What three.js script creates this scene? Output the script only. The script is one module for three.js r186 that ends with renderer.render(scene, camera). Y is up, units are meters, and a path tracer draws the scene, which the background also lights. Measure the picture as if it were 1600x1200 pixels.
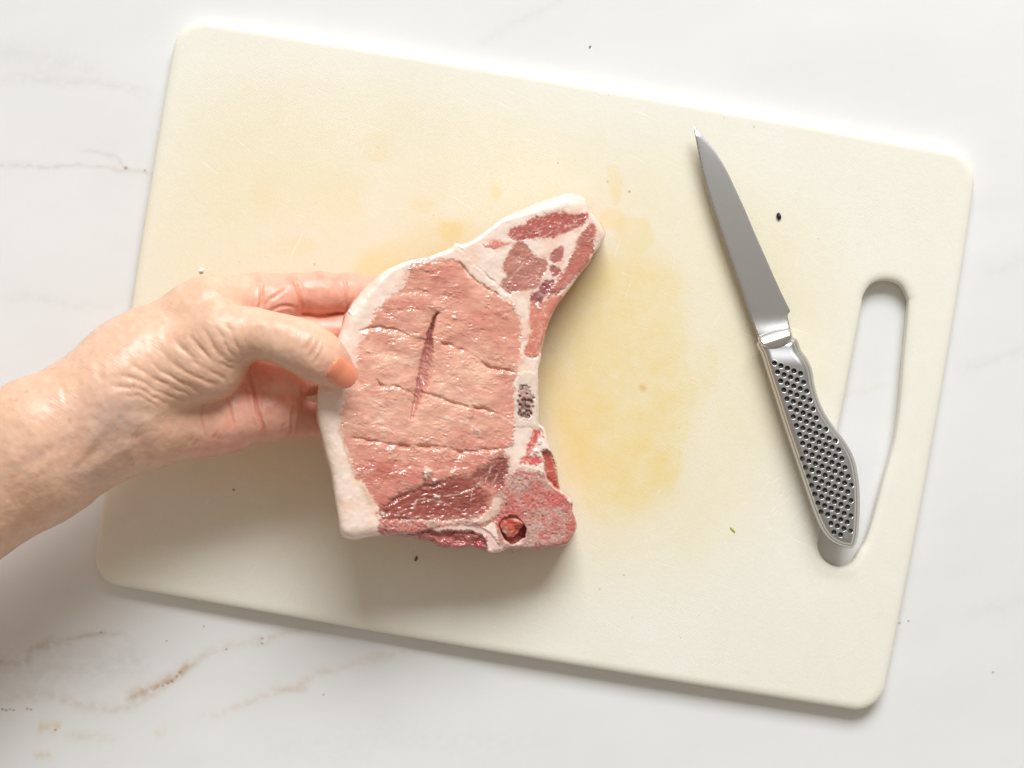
import * as THREE from 'three';
import { RectAreaLightUniformsLib } from 'three/addons/lights/RectAreaLightUniformsLib.js';
import { RoundedBoxGeometry } from 'three/addons/geometries/RoundedBoxGeometry.js';

// ---------------------------------------------------------------- camera, light, exposure
const D = 0.75, S = 3515, YB = 0.0078;            // camera height over the board's top, photo pixels per metre there, board thickness
const scene = new THREE.Scene();
const camera = new THREE.PerspectiveCamera(2 * Math.atan(600 / S / D) * 180 / Math.PI, 4 / 3, 0.05, 12);
camera.position.set(0, YB + D, 0);
camera.up.set(0, 0, -1);
camera.lookAt(0, 0, 0);
const renderer = new THREE.WebGLRenderer();
renderer.toneMapping = THREE.LinearToneMapping;
renderer.toneMappingExposure = 1.0;
renderer.shadowMap.enabled = true;
RectAreaLightUniformsLib.init();
scene.background = new THREE.Color().setRGB(0.335, 0.30, 0.262);   // the pale room round the table
const WIN = { x: 0.42, y: 1.85, z: -2.05, w: 1.75, h: 1.45, L: 14.5 };
const windowLight = new THREE.RectAreaLight(new THREE.Color().setRGB(0.94, 0.985, 1.03), WIN.L, WIN.w, WIN.h);
windowLight.position.set(WIN.x, WIN.y, WIN.z);
windowLight.lookAt(WIN.x * 0.75, WIN.y, 0);
scene.add(windowLight);

// ---------------------------------------------------------------- helpers
const clamp = (x, a = 0, b = 1) => Math.min(b, Math.max(a, x));
const sstep = (a, b, x) => { const t = clamp((x - a) / (b - a)); return t * t * (3 - 2 * t); };
const lerp = (a, b, t) => a + (b - a) * t;
const lin = (v) => { v /= 255; return v <= 0.04045 ? v / 12.92 : Math.pow((v + 0.055) / 1.055, 2.4); };
const C = (r, g, b) => [lin(r), lin(g), lin(b)];
function rng(seed) { let s = seed >>> 0; return () => { s = (s + 0x6D2B79F5) >>> 0; let t = Math.imul(s ^ (s >>> 15), 1 | s); t = (t + Math.imul(t ^ (t >>> 7), 61 | t)) ^ t; return ((t ^ (t >>> 14)) >>> 0) / 4294967296; }; }
function hash(ix, iy, iz) { let h = Math.imul(ix, 374761393) ^ Math.imul(iy, 668265263) ^ Math.imul(iz, 1274126177); h = Math.imul(h ^ (h >>> 13), 1274126177); return ((h ^ (h >>> 16)) >>> 0) / 4294967296; }
function n3(x, y, z) {                                    // value noise, -1..1
  const ix = Math.floor(x), iy = Math.floor(y), iz = Math.floor(z);
  let fx = x - ix, fy = y - iy, fz = z - iz;
  fx = fx * fx * fx * (fx * (fx * 6 - 15) + 10); fy = fy * fy * fy * (fy * (fy * 6 - 15) + 10); fz = fz * fz * fz * (fz * (fz * 6 - 15) + 10);
  const l = (a, b, t) => a + (b - a) * t;
  return 2 * l(l(l(hash(ix, iy, iz), hash(ix + 1, iy, iz), fx), l(hash(ix, iy + 1, iz), hash(ix + 1, iy + 1, iz), fx), fy),
    l(l(hash(ix, iy, iz + 1), hash(ix + 1, iy, iz + 1), fx), l(hash(ix, iy + 1, iz + 1), hash(ix + 1, iy + 1, iz + 1), fx), fy), fz) - 1;
}
function n2(x, y, s = 0) {
  const ix = Math.floor(x), iy = Math.floor(y); let fx = x - ix, fy = y - iy;
  fx = fx * fx * fx * (fx * (fx * 6 - 15) + 10); fy = fy * fy * fy * (fy * (fy * 6 - 15) + 10);
  const a = hash(ix, iy, s), b = hash(ix + 1, iy, s), c = hash(ix, iy + 1, s), d = hash(ix + 1, iy + 1, s);
  return 2 * (a + (b - a) * fx + (c - a) * fy + (a - b - c + d) * fx * fy) - 1;
}
const f2 = (x, y, s = 0) => 0.55 * n2(x, y, s) + 0.3 * n2(x * 2.03 + 7.1, y * 2.03 - 3.3, s + 1) + 0.15 * n2(x * 4.1 - 1.7, y * 4.1 + 9.2, s + 2);
function smooth(p, n = 4, closed = true) {                // Catmull-Rom through the points
  const out = [], m = p.length;
  for (let i = 0; i < (closed ? m : m - 1); i++) {
    const g = (k) => closed ? p[(k + m) % m] : p[Math.min(m - 1, Math.max(0, k))];
    const a = g(i - 1), b = g(i), c = g(i + 1), d = g(i + 2);
    for (let k = 0; k < n; k++) {
      const t = k / n, t2 = t * t, t3 = t2 * t;
      out.push([0, 1].map((q) => 0.5 * (2 * b[q] + (c[q] - a[q]) * t + (2 * a[q] - 5 * b[q] + 4 * c[q] - d[q]) * t2 + (3 * b[q] - a[q] - 3 * c[q] + d[q]) * t3)));
    }
  }
  if (!closed) out.push(p[m - 1].slice(0, 2));
  return out;
}
function bounds(p, pad = 0) { let a = 1e9, b = 1e9, c = -1e9, d = -1e9; for (const q of p) { a = Math.min(a, q[0]); b = Math.min(b, q[1]); c = Math.max(c, q[0]); d = Math.max(d, q[1]); } return [a - pad, b - pad, c + pad, d + pad]; }
function sdPoly(p, x, y) {                                // signed distance, negative inside
  let d = 1e18, s = 1;
  for (let i = 0, j = p.length - 1; i < p.length; j = i, i++) {
    const ax = p[i][0], ay = p[i][1], ex = p[j][0] - ax, ey = p[j][1] - ay, wx = x - ax, wy = y - ay;
    const t = clamp((wx * ex + wy * ey) / (ex * ex + ey * ey + 1e-12)), bx = wx - ex * t, by = wy - ey * t, q = bx * bx + by * by;
    if (q < d) d = q;
    const c1 = y >= ay, c2 = y < p[j][1], c3 = ex * wy > ey * wx;
    if ((c1 && c2 && c3) || (!c1 && !c2 && !c3)) s = -s;
  }
  return s * Math.sqrt(d);
}
function sdLine(p, x, y) {                                // [distance, position 0..1 along]
  let d = 1e18, at = 0, side = 0; const m = p.length - 1;
  for (let i = 0; i < m; i++) {
    const ax = p[i][0], ay = p[i][1], ex = p[i + 1][0] - ax, ey = p[i + 1][1] - ay, wx = x - ax, wy = y - ay;
    const t = clamp((wx * ex + wy * ey) / (ex * ex + ey * ey + 1e-12)), bx = wx - ex * t, by = wy - ey * t, q = bx * bx + by * by;
    if (q < d) { d = q; at = (i + t) / m; side = ex * wy - ey * wx; }
  }
  return [Math.sqrt(d), at, side];
}
// a pixel of the photograph and a height over the board's top -> a point
const W = (px, py, h) => { const k = (D - h) / D / S; return [(px - 800) * k, YB + h, (py - 600) * k]; };
const Wt = (px, py) => W(px, py, -YB);                    // on the table
const V = (a) => new THREE.Vector3(...a);

const used = new Map();
function numbered(name) { const k = used.get(name) ?? 0; used.set(name, k + 1); return k ? `${name}_${String(k).padStart(3, '0')}` : name; }
function tag(o, label, category, group, kind) { o.userData.label = label; o.userData.category = category; if (group) o.userData.group = group; if (kind) o.userData.kind = kind; return o; }
function mesh(name, geo, mat, parent) { const m = new THREE.Mesh(geo, mat); m.name = parent === scene ? numbered(name) : name; m.castShadow = m.receiveShadow = true; parent.add(m); return m; }
function thing(name, at, label, category, group) { const g = new THREE.Group(); g.name = numbered(name); g.position.set(...at); scene.add(g); return tag(g, label, category, group); }
function dataTex(w, h, fn, srgb) {
  const a = new Uint8Array(w * h * 4);
  for (let y = 0; y < h; y++) for (let x = 0; x < w; x++) { const c = fn(x, y), k = (y * w + x) * 4; a[k] = c[0]; a[k + 1] = c[1]; a[k + 2] = c[2]; a[k + 3] = 255; }
  const t = new THREE.DataTexture(a, w, h, THREE.RGBAFormat); if (srgb) t.colorSpace = THREE.SRGBColorSpace;
  t.magFilter = THREE.LinearFilter; t.minFilter = THREE.LinearFilter; t.wrapS = t.wrapT = THREE.RepeatWrapping; t.needsUpdate = true; return t;
}
function planarUV(geo, ku, kv, ou = 0, ov = 0) {          // uv from the geometry's own x and z
  const p = geo.attributes.position, uv = new Float32Array(p.count * 2);
  for (let i = 0; i < p.count; i++) { uv[2 * i] = p.getX(i) * ku + ou; uv[2 * i + 1] = p.getZ(i) * kv + ov; }
  geo.setAttribute('uv', new THREE.BufferAttribute(uv, 2)); return geo;
}
// A solid cut from an outline: a fine grid over it with a relief on top, a wall all round and an underside.
// height(u,v,d) / under(u,v,d): heights over the board; d: distance inside the outline in pixels. Returns geometries by region.
function gridSolid({ poly, step, height, under, region, color, wallColor, wallRegion, wallRows = 5, bulge = () => 0, origin, bottomEvery = true }) {
  const [x0, y0, x1, y1] = bounds(poly, step * 1.5), nx = Math.ceil((x1 - x0) / step) + 1, ny = Math.ceil((y1 - y0) / step) + 1;
  const sd = new Float32Array(nx * ny);
  for (let j = 0; j < ny; j++) for (let i = 0; i < nx; i++) sd[j * nx + i] = sdPoly(poly, x0 + i * step, y0 + j * step);
  const pos = [], col = [], uvp = [], tris = new Map();
  const addTri = (r, a, b, c) => { let t = tris.get(r); if (!t) tris.set(r, t = []); t.push(a, b, c); };
  const put = (u, v, h, c) => { const w = W(u, v, h); pos.push(w[0] - origin[0], w[1] - origin[1], w[2] - origin[2]); col.push(c[0], c[1], c[2]); uvp.push(u, v); return pos.length / 3 - 1; };
  const top = new Map(), bot = new Map(), info = [];
  const vert = (key, u, v, d) => { let t = top.get(key); if (t === undefined) { t = put(u, v, height(u, v, d), color(u, v, d)); top.set(key, t); } return t; };
  const low = (key, u, v, d) => { let t = bot.get(key); if (t === undefined) { t = put(u, v, under(u, v, d), wallColor(u, v, 1)); bot.set(key, t); } return t; };
  const rings = new Map();
  const ring = (key, u, v) => {
    let t = rings.get(key); if (t) return t;
    t = [vert(key, u, v, 0)]; const a = height(u, v, 0), b = under(u, v, 0), e = 0.8, gx = sdPoly(poly, u + e, v) - sdPoly(poly, u - e, v), gy = sdPoly(poly, u, v + e) - sdPoly(poly, u, v - e), g = Math.hypot(gx, gy) + 1e-9;
    for (let k = 1; k < wallRows; k++) { const f = k / wallRows, o = bulge(u, v, f); t.push(put(u + gx / g * o, v + gy / g * o, lerp(a, b, f), wallColor(u, v, f))); }
    t.push(low(key, u, v, 0)); rings.set(key, t); return t;
  };
  for (let j = 0; j < ny - 1; j++) for (let i = 0; i < nx - 1; i++) {
    const c = [[i, j], [i, j + 1], [i + 1, j + 1], [i + 1, j]], s = c.map(([a, b]) => sd[b * nx + a]);
    if (s.every((q) => q >= 0)) continue;
    const out = [];
    for (let k = 0; k < 4; k++) {
      const [a, b] = c[k], n = (k + 1) % 4, [e, f] = c[n];
      if (s[k] < 0) out.push([`${a},${b}`, x0 + a * step, y0 + b * step, -s[k], false]);
      if ((s[k] < 0) !== (s[n] < 0)) {
        const t = s[k] / (s[k] - s[n]), key = (a + b * nx < e + f * nx) ? `${a},${b}|${e},${f}` : `${e},${f}|${a},${b}`;
        out.push([key, x0 + lerp(a, e, t) * step, y0 + lerp(b, f, t) * step, 0, true]);
      }
    }
    const r = region(x0 + (i + 0.5) * step, y0 + (j + 0.5) * step), T = out.map((o) => vert(o[0], o[1], o[2], o[3])), B = out.map((o) => low(o[0], o[1], o[2], o[3]));
    for (let k = 1; k + 1 < T.length; k++) { addTri(r, T[0], T[k], T[k + 1]); addTri(wallRegion(out[0][1], out[0][2]), B[0], B[k + 1], B[k]); }
    for (let k = 0; k < out.length; k++) {
      const n = (k + 1) % out.length; if (!(out[k][4] && out[n][4])) continue;
      const p = ring(out[k][0], out[k][1], out[k][2]), q = ring(out[n][0], out[n][1], out[n][2]), wr = wallRegion(out[k][1], out[k][2]);
      for (let m = 0; m < wallRows; m++) { addTri(wr, p[m], p[m + 1], q[m]); addTri(wr, q[m], p[m + 1], q[m + 1]); }
    }
  }
  const all = new THREE.BufferGeometry(); all.setAttribute('position', new THREE.Float32BufferAttribute(pos, 3)); all.setIndex([].concat(...[...tris.values()].map((t) => t)).length ? flat([...tris.values()]) : []); all.computeVertexNormals();
  const nor = all.attributes.normal.array, res = new Map();
  for (const [r, t] of tris) {
    const map = new Map(), P = [], N = [], K = [], U = [], I = new Uint32Array(t.length);
    for (let k = 0; k < t.length; k++) {
      const o = t[k]; let n = map.get(o);
      if (n === undefined) { n = P.length / 3; map.set(o, n); for (let q = 0; q < 3; q++) { P.push(pos[o * 3 + q]); N.push(nor[o * 3 + q]); K.push(col[o * 3 + q]); } U.push((uvp[o * 2] - 800) / S, (uvp[o * 2 + 1] - 600) / S); }
      I[k] = n;
    }
    const g = new THREE.BufferGeometry();
    g.setAttribute('position', new THREE.Float32BufferAttribute(P, 3)); g.setAttribute('normal', new THREE.Float32BufferAttribute(N, 3)); g.setAttribute('color', new THREE.Float32BufferAttribute(K, 3)); g.setAttribute('uv', new THREE.Float32BufferAttribute(U, 2));
    g.setIndex(new THREE.BufferAttribute(I, 1)); res.set(r, g);
  }
  return res;
}
function flat(list) { let n = 0; for (const l of list) n += l.length; const a = new Uint32Array(n); n = 0; for (const l of list) { a.set(l, n); n += l.length; } return new THREE.BufferAttribute(a, 1); }

// ---------------------------------------------------------------- window beside the table
{
  const g = thing('window', [WIN.x, WIN.y, WIN.z - 0.03], 'bright white-framed window giving soft daylight beside the table', 'window');
  g.lookAt(WIN.x * 0.75, WIN.y, 0);
  const white = new THREE.MeshStandardMaterial({ color: new THREE.Color().setRGB(0.7, 0.7, 0.68), roughness: 0.5 });
  for (const s of [-1, 1]) {
    const a = mesh('frame', new RoundedBoxGeometry(0.06, WIN.h + 0.12, 0.05, 2, 0.006), white, g); a.position.x = s * (WIN.w / 2 + 0.03);
    const b = mesh('frame', new RoundedBoxGeometry(WIN.w, 0.06, 0.05, 2, 0.006), white, g); b.position.y = s * (WIN.h / 2 + 0.03);
  }
  mesh('pane', new THREE.BoxGeometry(WIN.w, WIN.h, 0.006), new THREE.MeshStandardMaterial({ color: 0x222222, roughness: 0.2, emissive: 0xffffff, emissiveIntensity: 1.5 }), g);
}

// ---------------------------------------------------------------- table
{
  const w = 2048, h = 1536, X0 = -160, Y0 = -120, SC = 1920 / w;               // texture in photo pixels at table height
  const veins = [
    { p: [[-20, 128], [60, 122], [110, 128], [150, 126], [200, 140], [240, 150]], w: 9, a: 0.30, c: [206, 198, 190] },
    { p: [[-160, 262], [0, 258], [90, 260], [150, 258], [190, 262], [232, 268], [250, 272]], w: 3.5, a: 0.45, c: [205, 194, 184] },
    { p: [[120, 232], [160, 236], [182, 245], [190, 258]], w: 3, a: 0.35, c: [200, 188, 178] },
    { p: [[-160, 100], [0, 85], [80, 95], [170, 110]], w: 16, a: 0.18, c: [205, 200, 194] },
    { p: [[740, 70], [800, 40], [860, 8], [900, -30]], w: 7, a: 0.22, c: [214, 204, 196] },
    { p: [[-60, 1100], [60, 1085], [180, 1110], [260, 1060], [290, 1040], [310, 1025], [400, 1000], [470, 985], [540, 975]], w: 7, a: 0.3, c: [196, 176, 156] },
    { p: [[190, 1094], [225, 1080], [262, 1066], [280, 1052], [303, 1030]], w: 6, a: 0.6, c: [184, 150, 120] },
    { p: [[300, 1128], [360, 1105], [420, 1085], [480, 1060], [540, 1042], [600, 1025], [700, 1010]], w: 7, a: 0.36, c: [210, 190, 172] },
    { p: [[420, 1080], [445, 1072], [490, 1075]], w: 7, a: 0.34, c: [210, 186, 164] },
    { p: [[-160, 1030], [20, 1035], [45, 1012], [110, 1000], [200, 985]], w: 5, a: 0.4, c: [180, 160, 140] },
    { p: [[55, 1142], [75, 1138], [95, 1140]], w: 9, a: 0.5, c: [214, 190, 140] },
    { p: [[240, 1145], [262, 1140]], w: 10, a: 0.4, c: [220, 204, 170] },
    { p: [[100, 1155], [150, 1150], [180, 1165]], w: 9, a: 0.35, c: [206, 194, 176] },
    { p: [[50, 1182], [80, 1178]], w: 6, a: 0.4, c: [214, 190, 150] },
    { p: [[-160, 1060], [0, 1050], [160, 1040], [240, 1020]], w: 34, a: 0.2, c: [186, 182, 176] },
    { p: [[1500, 960], [1560, 950], [1640, 935], [1760, 900]], w: 13, a: 0.22, c: [204, 204, 202] },
    { p: [[1530, 430], [1600, 405], [1760, 360]], w: 8, a: 0.22, c: [212, 208, 204] },
    { p: [[1490, 580], [1550, 560], [1620, 540], [1760, 520]], w: 10, a: 0.25, c: [210, 205, 200] },
    { p: [[1310, 620], [1360, 605], [1400, 600]], w: 6, a: 0.25, c: [222, 210, 200] },
    { p: [[0, 470], [60, 465], [120, 480], [200, 470]], w: 11, a: 0.22, c: [208, 204, 200] },
    { p: [[400, 1180], [600, 1150], [900, 1160]], w: 30, a: 0.12, c: [204, 202, 198] },
  ].map((v) => ({ ...v, p: smooth(v.p, 4, false), b: bounds(v.p, v.w * 5) }));
  const dots = [[281, 1050, 3], [276, 1056, 2.6], [268, 1064, 2.6], [262, 1067, 2.4], [254, 1071, 2], [196, 262, 3.2], [226, 266, 2], [86, 1140, 2.2], [409, 997, 2.2], [409, 1005, 2], [42, 1107, 2.2], [48, 1108, 2], [3, 1108, 2.4], [9, 1109, 2.4], [15, 1108, 2], [21, 1109, 2], [157, 988, 2], [1405, 973, 2], [1419, 970, 2], [1551, 1050, 2.2], [353, 1014, 1.8], [318, 978, 1.6], [260, 1001, 1.6], [505, 1085, 1.6]];
  const tex = dataTex(w, h, (i, j) => {
    let x = X0 + i * SC, y = Y0 + j * SC; const wx = x + 9 * f2(x / 40, y / 40, 3), wy = y + 7 * f2(x / 38, y / 38, 9);
    let r = 232, g = 231, b = 228;
    const cloud = f2(x / 260, y / 120, 21), c2 = f2(x / 60 + y / 90, y / 40, 5);
    r += 3.5 * cloud + 1.4 * c2; g += 3.5 * cloud + 1.4 * c2; b += 3.6 * cloud + 1.2 * c2;
    for (const v of veins) {
      if (wx < v.b[0] || wy < v.b[1] || wx > v.b[2] || wy > v.b[3]) continue;
      const [d, t] = sdLine(v.p, wx, wy), e = Math.min(1, Math.min(t, 1 - t) * 6 + 0.05), k = v.a * e * Math.exp(-Math.pow(d / v.w, 1.4)) * clamp(0.75 + 0.8 * f2(x / 9, y / 8, 31));
      r = lerp(r, v.c[0], k); g = lerp(g, v.c[1], k); b = lerp(b, v.c[2], k);
    }
    for (const q of dots) { const d = Math.hypot(x - q[0], (y - q[1]) * 1.2); if (d < q[2] * 2) { const k = 0.4 * sstep(q[2] * 1.5, q[2] * 0.4, d); r = lerp(r, 122, k); g = lerp(g, 94, k); b = lerp(b, 74, k); } }
    const gr = 1.2 * (hash(i, j, 77) - 0.5); return [r + gr, g + gr, b + gr];
  }, true);
  const kt = (D + YB) / D / S, geo = new RoundedBoxGeometry(1.5, 0.03, 1.2, 3, 0.004);
  planarUV(geo, 1 / kt / 1920, 1 / kt / 1440, (800 - X0) / 1920, (600 - Y0) / 1440);
  tex.wrapS = tex.wrapT = THREE.MirroredRepeatWrapping;
  const t = mesh('marble_table', geo, new THREE.MeshPhysicalMaterial({ map: tex, roughness: 0.42, specularIntensity: 0.6 }), scene);
  t.position.y = -0.015; t.userData.kind = 'structure'; t.userData.label = 'white marble table top with faint grey and rust veins'; t.userData.category = 'table';
}

// ---------------------------------------------------------------- cutting board
const boardCorners = [[278, 22, 52], [1532, 240, 50], [1376, 1117, 46], [142, 909, 44]];
{
  const pts = [], bow = [5, 6, 4, 4];
  for (let i = 0; i < 4; i++) {
    const [x, y, r] = boardCorners[i], [ax, ay] = boardCorners[(i + 3) % 4], [bx, by, br] = boardCorners[(i + 1) % 4];
    const la = Math.hypot(ax - x, ay - y), lb = Math.hypot(bx - x, by - y), ua = [(ax - x) / la, (ay - y) / la], ub = [(bx - x) / lb, (by - y) / lb];
    const cx = x + (ua[0] + ub[0]) * r, cy = y + (ua[1] + ub[1]) * r;
    for (let k = 0; k <= 12; k++) { const t = k / 12 * Math.PI / 2, c = Math.cos(t), s = Math.sin(t); pts.push([cx - ub[0] * r * c - ua[0] * r * s, cy - ub[1] * r * c - ua[1] * r * s]); }
    const n = [ub[1], -ub[0]];
    for (let k = 1; k < 24; k++) { const f = k / 24, a = r + (lb - r - br) * f, o = bow[i] * 4 * f * (1 - f); pts.push([x + ub[0] * a + n[0] * o, y + ub[1] * a + n[1] * o]); }
  }
  const slot = smooth([[1385, 437], [1362, 443], [1349, 462], [1345, 484], [1327, 580], [1310, 668], [1293, 760], [1279, 838], [1279, 860], [1290, 878], [1310, 887], [1331, 880], [1344, 862], [1358, 835], [1382, 752], [1403, 672], [1414, 560], [1421, 480], [1420, 464], [1408, 444]], 5);
  const base = W(800, 600, -YB), B = 0.0042;                  // bevel; the outline is drawn in by it and grows back out
  const inset = (poly, o) => poly.map((p, i) => { const a = poly[(i + poly.length - 1) % poly.length], b = poly[(i + 1) % poly.length], l = Math.hypot(b[0] - a[0], b[1] - a[1]); return [p[0] - (b[1] - a[1]) / l * o, p[1] + (b[0] - a[0]) / l * o]; });
  const outer = inset(pts, B * S), sh = new THREE.Shape(outer.map(([x, y]) => new THREE.Vector2((x - 800) / S, (y - 600) / S)));
  const b2 = 0.0012; // slot: drawn wider by the bevel, which closes it again
  const hole = inset(slot.slice().reverse(), -B * S * 0.95);
  sh.holes.push(new THREE.Path(hole.map(([x, y]) => new THREE.Vector2((x - 800) / S, (y - 600) / S))));
  const geo = new THREE.ExtrudeGeometry(sh, { depth: YB - 2 * B * 0.45, bevelEnabled: true, bevelThickness: B * 0.45, bevelSize: B, bevelSegments: 10, curveSegments: 4, steps: 1 });
  geo.rotateX(Math.PI / 2); geo.translate(0, YB - B * 0.45, 0);
  const stainsAndGlow = [
    { p: [[230, 330], [300, 190], [420, 130], [600, 150], [800, 190], [960, 230], [1090, 260], [1230, 330], [1300, 430], [1290, 560], [1230, 690], [1180, 800], [1080, 880], [900, 900], [700, 880], [500, 830], [330, 760], [240, 640], [210, 480]], a: 0.24, s: 90 },  // wide painted tint imitating light scattered in the plastic: yellow middle, whiter rim
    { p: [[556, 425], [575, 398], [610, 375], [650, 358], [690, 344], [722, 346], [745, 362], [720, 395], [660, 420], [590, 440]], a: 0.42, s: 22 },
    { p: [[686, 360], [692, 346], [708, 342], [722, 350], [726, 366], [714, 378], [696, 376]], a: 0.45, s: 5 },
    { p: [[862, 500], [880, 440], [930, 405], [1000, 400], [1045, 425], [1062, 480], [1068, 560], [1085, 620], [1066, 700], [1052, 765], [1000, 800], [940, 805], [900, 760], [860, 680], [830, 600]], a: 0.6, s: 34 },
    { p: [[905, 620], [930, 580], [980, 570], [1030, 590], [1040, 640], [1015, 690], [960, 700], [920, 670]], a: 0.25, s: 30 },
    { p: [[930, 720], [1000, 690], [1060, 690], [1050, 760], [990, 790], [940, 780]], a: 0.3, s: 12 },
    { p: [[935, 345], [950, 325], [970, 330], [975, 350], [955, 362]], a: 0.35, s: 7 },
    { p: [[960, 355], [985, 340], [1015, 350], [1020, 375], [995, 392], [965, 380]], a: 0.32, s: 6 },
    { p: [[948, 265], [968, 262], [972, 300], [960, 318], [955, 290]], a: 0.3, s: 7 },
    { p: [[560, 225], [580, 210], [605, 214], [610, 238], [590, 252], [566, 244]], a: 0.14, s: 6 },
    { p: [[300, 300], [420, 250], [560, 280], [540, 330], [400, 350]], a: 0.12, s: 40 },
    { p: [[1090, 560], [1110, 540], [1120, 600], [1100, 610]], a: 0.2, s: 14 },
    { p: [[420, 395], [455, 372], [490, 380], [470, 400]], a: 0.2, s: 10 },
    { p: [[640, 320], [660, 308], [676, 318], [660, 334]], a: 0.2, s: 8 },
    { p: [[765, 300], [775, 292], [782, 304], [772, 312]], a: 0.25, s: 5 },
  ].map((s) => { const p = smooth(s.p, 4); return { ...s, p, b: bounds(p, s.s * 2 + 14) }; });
  const R = rng(5), cuts = [];
  for (let i = 0; i < 110; i++) { const x = 300 + 1050 * R(), y = 120 + 850 * R(), a = R() < 0.6 ? -1.4 + 0.5 * R() : 0.2 + 0.5 * R(), l = 15 + 70 * R() * R(); cuts.push({ p: [[x, y], [x + Math.cos(a) * l, y + Math.sin(a) * l]], k: 0.25 + 0.5 * R() }); }
  for (let i = 0; i < 24; i++) { const x = 1195 + 60 * R(), y = 745 + 110 * R(), a = -1.1 + 0.6 * R(), l = 5 + 14 * R(); cuts.push({ p: [[x, y], [x + Math.cos(a) * l, y + Math.sin(a) * l]], k: 0.9 }); }
  for (let i = 0; i < 8; i++) { const x = 1240 + 50 * R(), y = 890 + 30 * R(); cuts.push({ p: [[x, y], [x + 4 * R(), y - 6 * R()]], k: 0.9 }); }
  for (const c of cuts) c.b = bounds(c.p, 4);
  const TX0 = 120, TY0 = 0, TWd = 1440, THt = 1140, w = 2048, h = 1620, spots = [];
  for (let i = 0; i < 60; i++) spots.push([250 + 1150 * R(), 100 + 900 * R(), 0.8 + 1.4 * R() * R(), R() < 0.6 ? [196, 170, 110] : [246, 242, 228]]);
  spots.push([1004, 606, 6, [222, 180, 110]], [365, 765, 2, [90, 80, 60]], [983, 299, 1.6, [110, 100, 80]]);
  const cutMap = new Float32Array(w * h);
  for (const c of cuts) {
    for (let j = Math.max(0, Math.floor((c.b[1] - TY0) / THt * h)); j < Math.min(h, (c.b[3] - TY0) / THt * h); j++) for (let i = Math.max(0, Math.floor((c.b[0] - TX0) / TWd * w)); i < Math.min(w, (c.b[2] - TX0) / TWd * w); i++) {
      const [d, t] = sdLine(c.p, TX0 + i / w * TWd, TY0 + j / h * THt); cutMap[j * w + i] = Math.max(cutMap[j * w + i], c.k * sstep(1.1, 0.3, d) * Math.min(1, 4 * Math.min(t, 1 - t) + 0.15));
    }
  }
  const tex = dataTex(w, h, (i, j) => {
    const x = TX0 + i / w * TWd, y = TY0 + j / h * THt, wx = x + 7 * f2(x / 26, y / 26, 1), wy = y + 7 * f2(x / 26, y / 26, 2);
    const m = 2.2 * f2(x / 130, y / 130, 8) + 1.2 * f2(x / 14, y / 14, 12);
    let r = 240 + m, g = 235 + m, b = 220 + 1.4 * m;
    for (const s of stainsAndGlow) {
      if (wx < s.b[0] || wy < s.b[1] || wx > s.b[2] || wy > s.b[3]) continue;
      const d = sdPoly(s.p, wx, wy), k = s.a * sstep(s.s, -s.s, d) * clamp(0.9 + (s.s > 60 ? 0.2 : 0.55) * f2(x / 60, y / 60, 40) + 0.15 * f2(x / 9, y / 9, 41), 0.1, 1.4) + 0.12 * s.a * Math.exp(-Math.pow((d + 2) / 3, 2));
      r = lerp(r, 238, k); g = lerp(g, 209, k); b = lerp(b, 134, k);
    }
    const cu = cutMap[j * w + i] * 0.7; r = lerp(r, 250, cu); g = lerp(g, 247, cu); b = lerp(b, 236, cu);
    for (const q of spots) { const dx = x - q[0], dy = y - q[1]; if (Math.abs(dx) < q[2] * 2 && Math.abs(dy) < q[2] * 2) { const k = 0.55 * sstep(q[2] * 1.6, q[2] * 0.3, Math.hypot(dx, dy)); r = lerp(r, q[3][0], k); g = lerp(g, q[3][1], k); b = lerp(b, q[3][2], k); } }
    return [r, g, b];
  }, true);
  const A = 0.172, ca = Math.cos(A), sa = Math.sin(A);
  const bump = dataTex(w, h, (i, j) => {                      // pressed woven grain, along the board's own sides
    const x = TX0 + i / w * TWd, y = TY0 + j / h * THt, p = (x * ca + y * sa) / 5.2 + 0.5 * f2(x / 30, y / 30, 61), q = (-x * sa + y * ca) / 4.6 + 0.5 * f2(x / 30, y / 30, 62);
    const grain = Math.sin(p * 6.283) * Math.sin(q * 6.283), wear = sstep(-0.5, 0.5, f2(x / 120, y / 120, 63));
    const v = 128 + 58 * grain * (0.35 + 0.65 * wear) + 45 * f2(x / 4, y / 4, 64) - 120 * cutMap[j * w + i]; return [v, v, v];
  });
  planarUV(geo, S / TWd, S / THt, (800 - TX0) / TWd, (600 - TY0) / THt);
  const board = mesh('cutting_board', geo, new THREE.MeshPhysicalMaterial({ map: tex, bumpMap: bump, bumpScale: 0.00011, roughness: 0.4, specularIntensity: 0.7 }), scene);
  board.position.set(base[0], base[1], base[2]);
  tag(board, 'cream plastic cutting board with rounded corners and a handle slot', 'cutting board');
}

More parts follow.
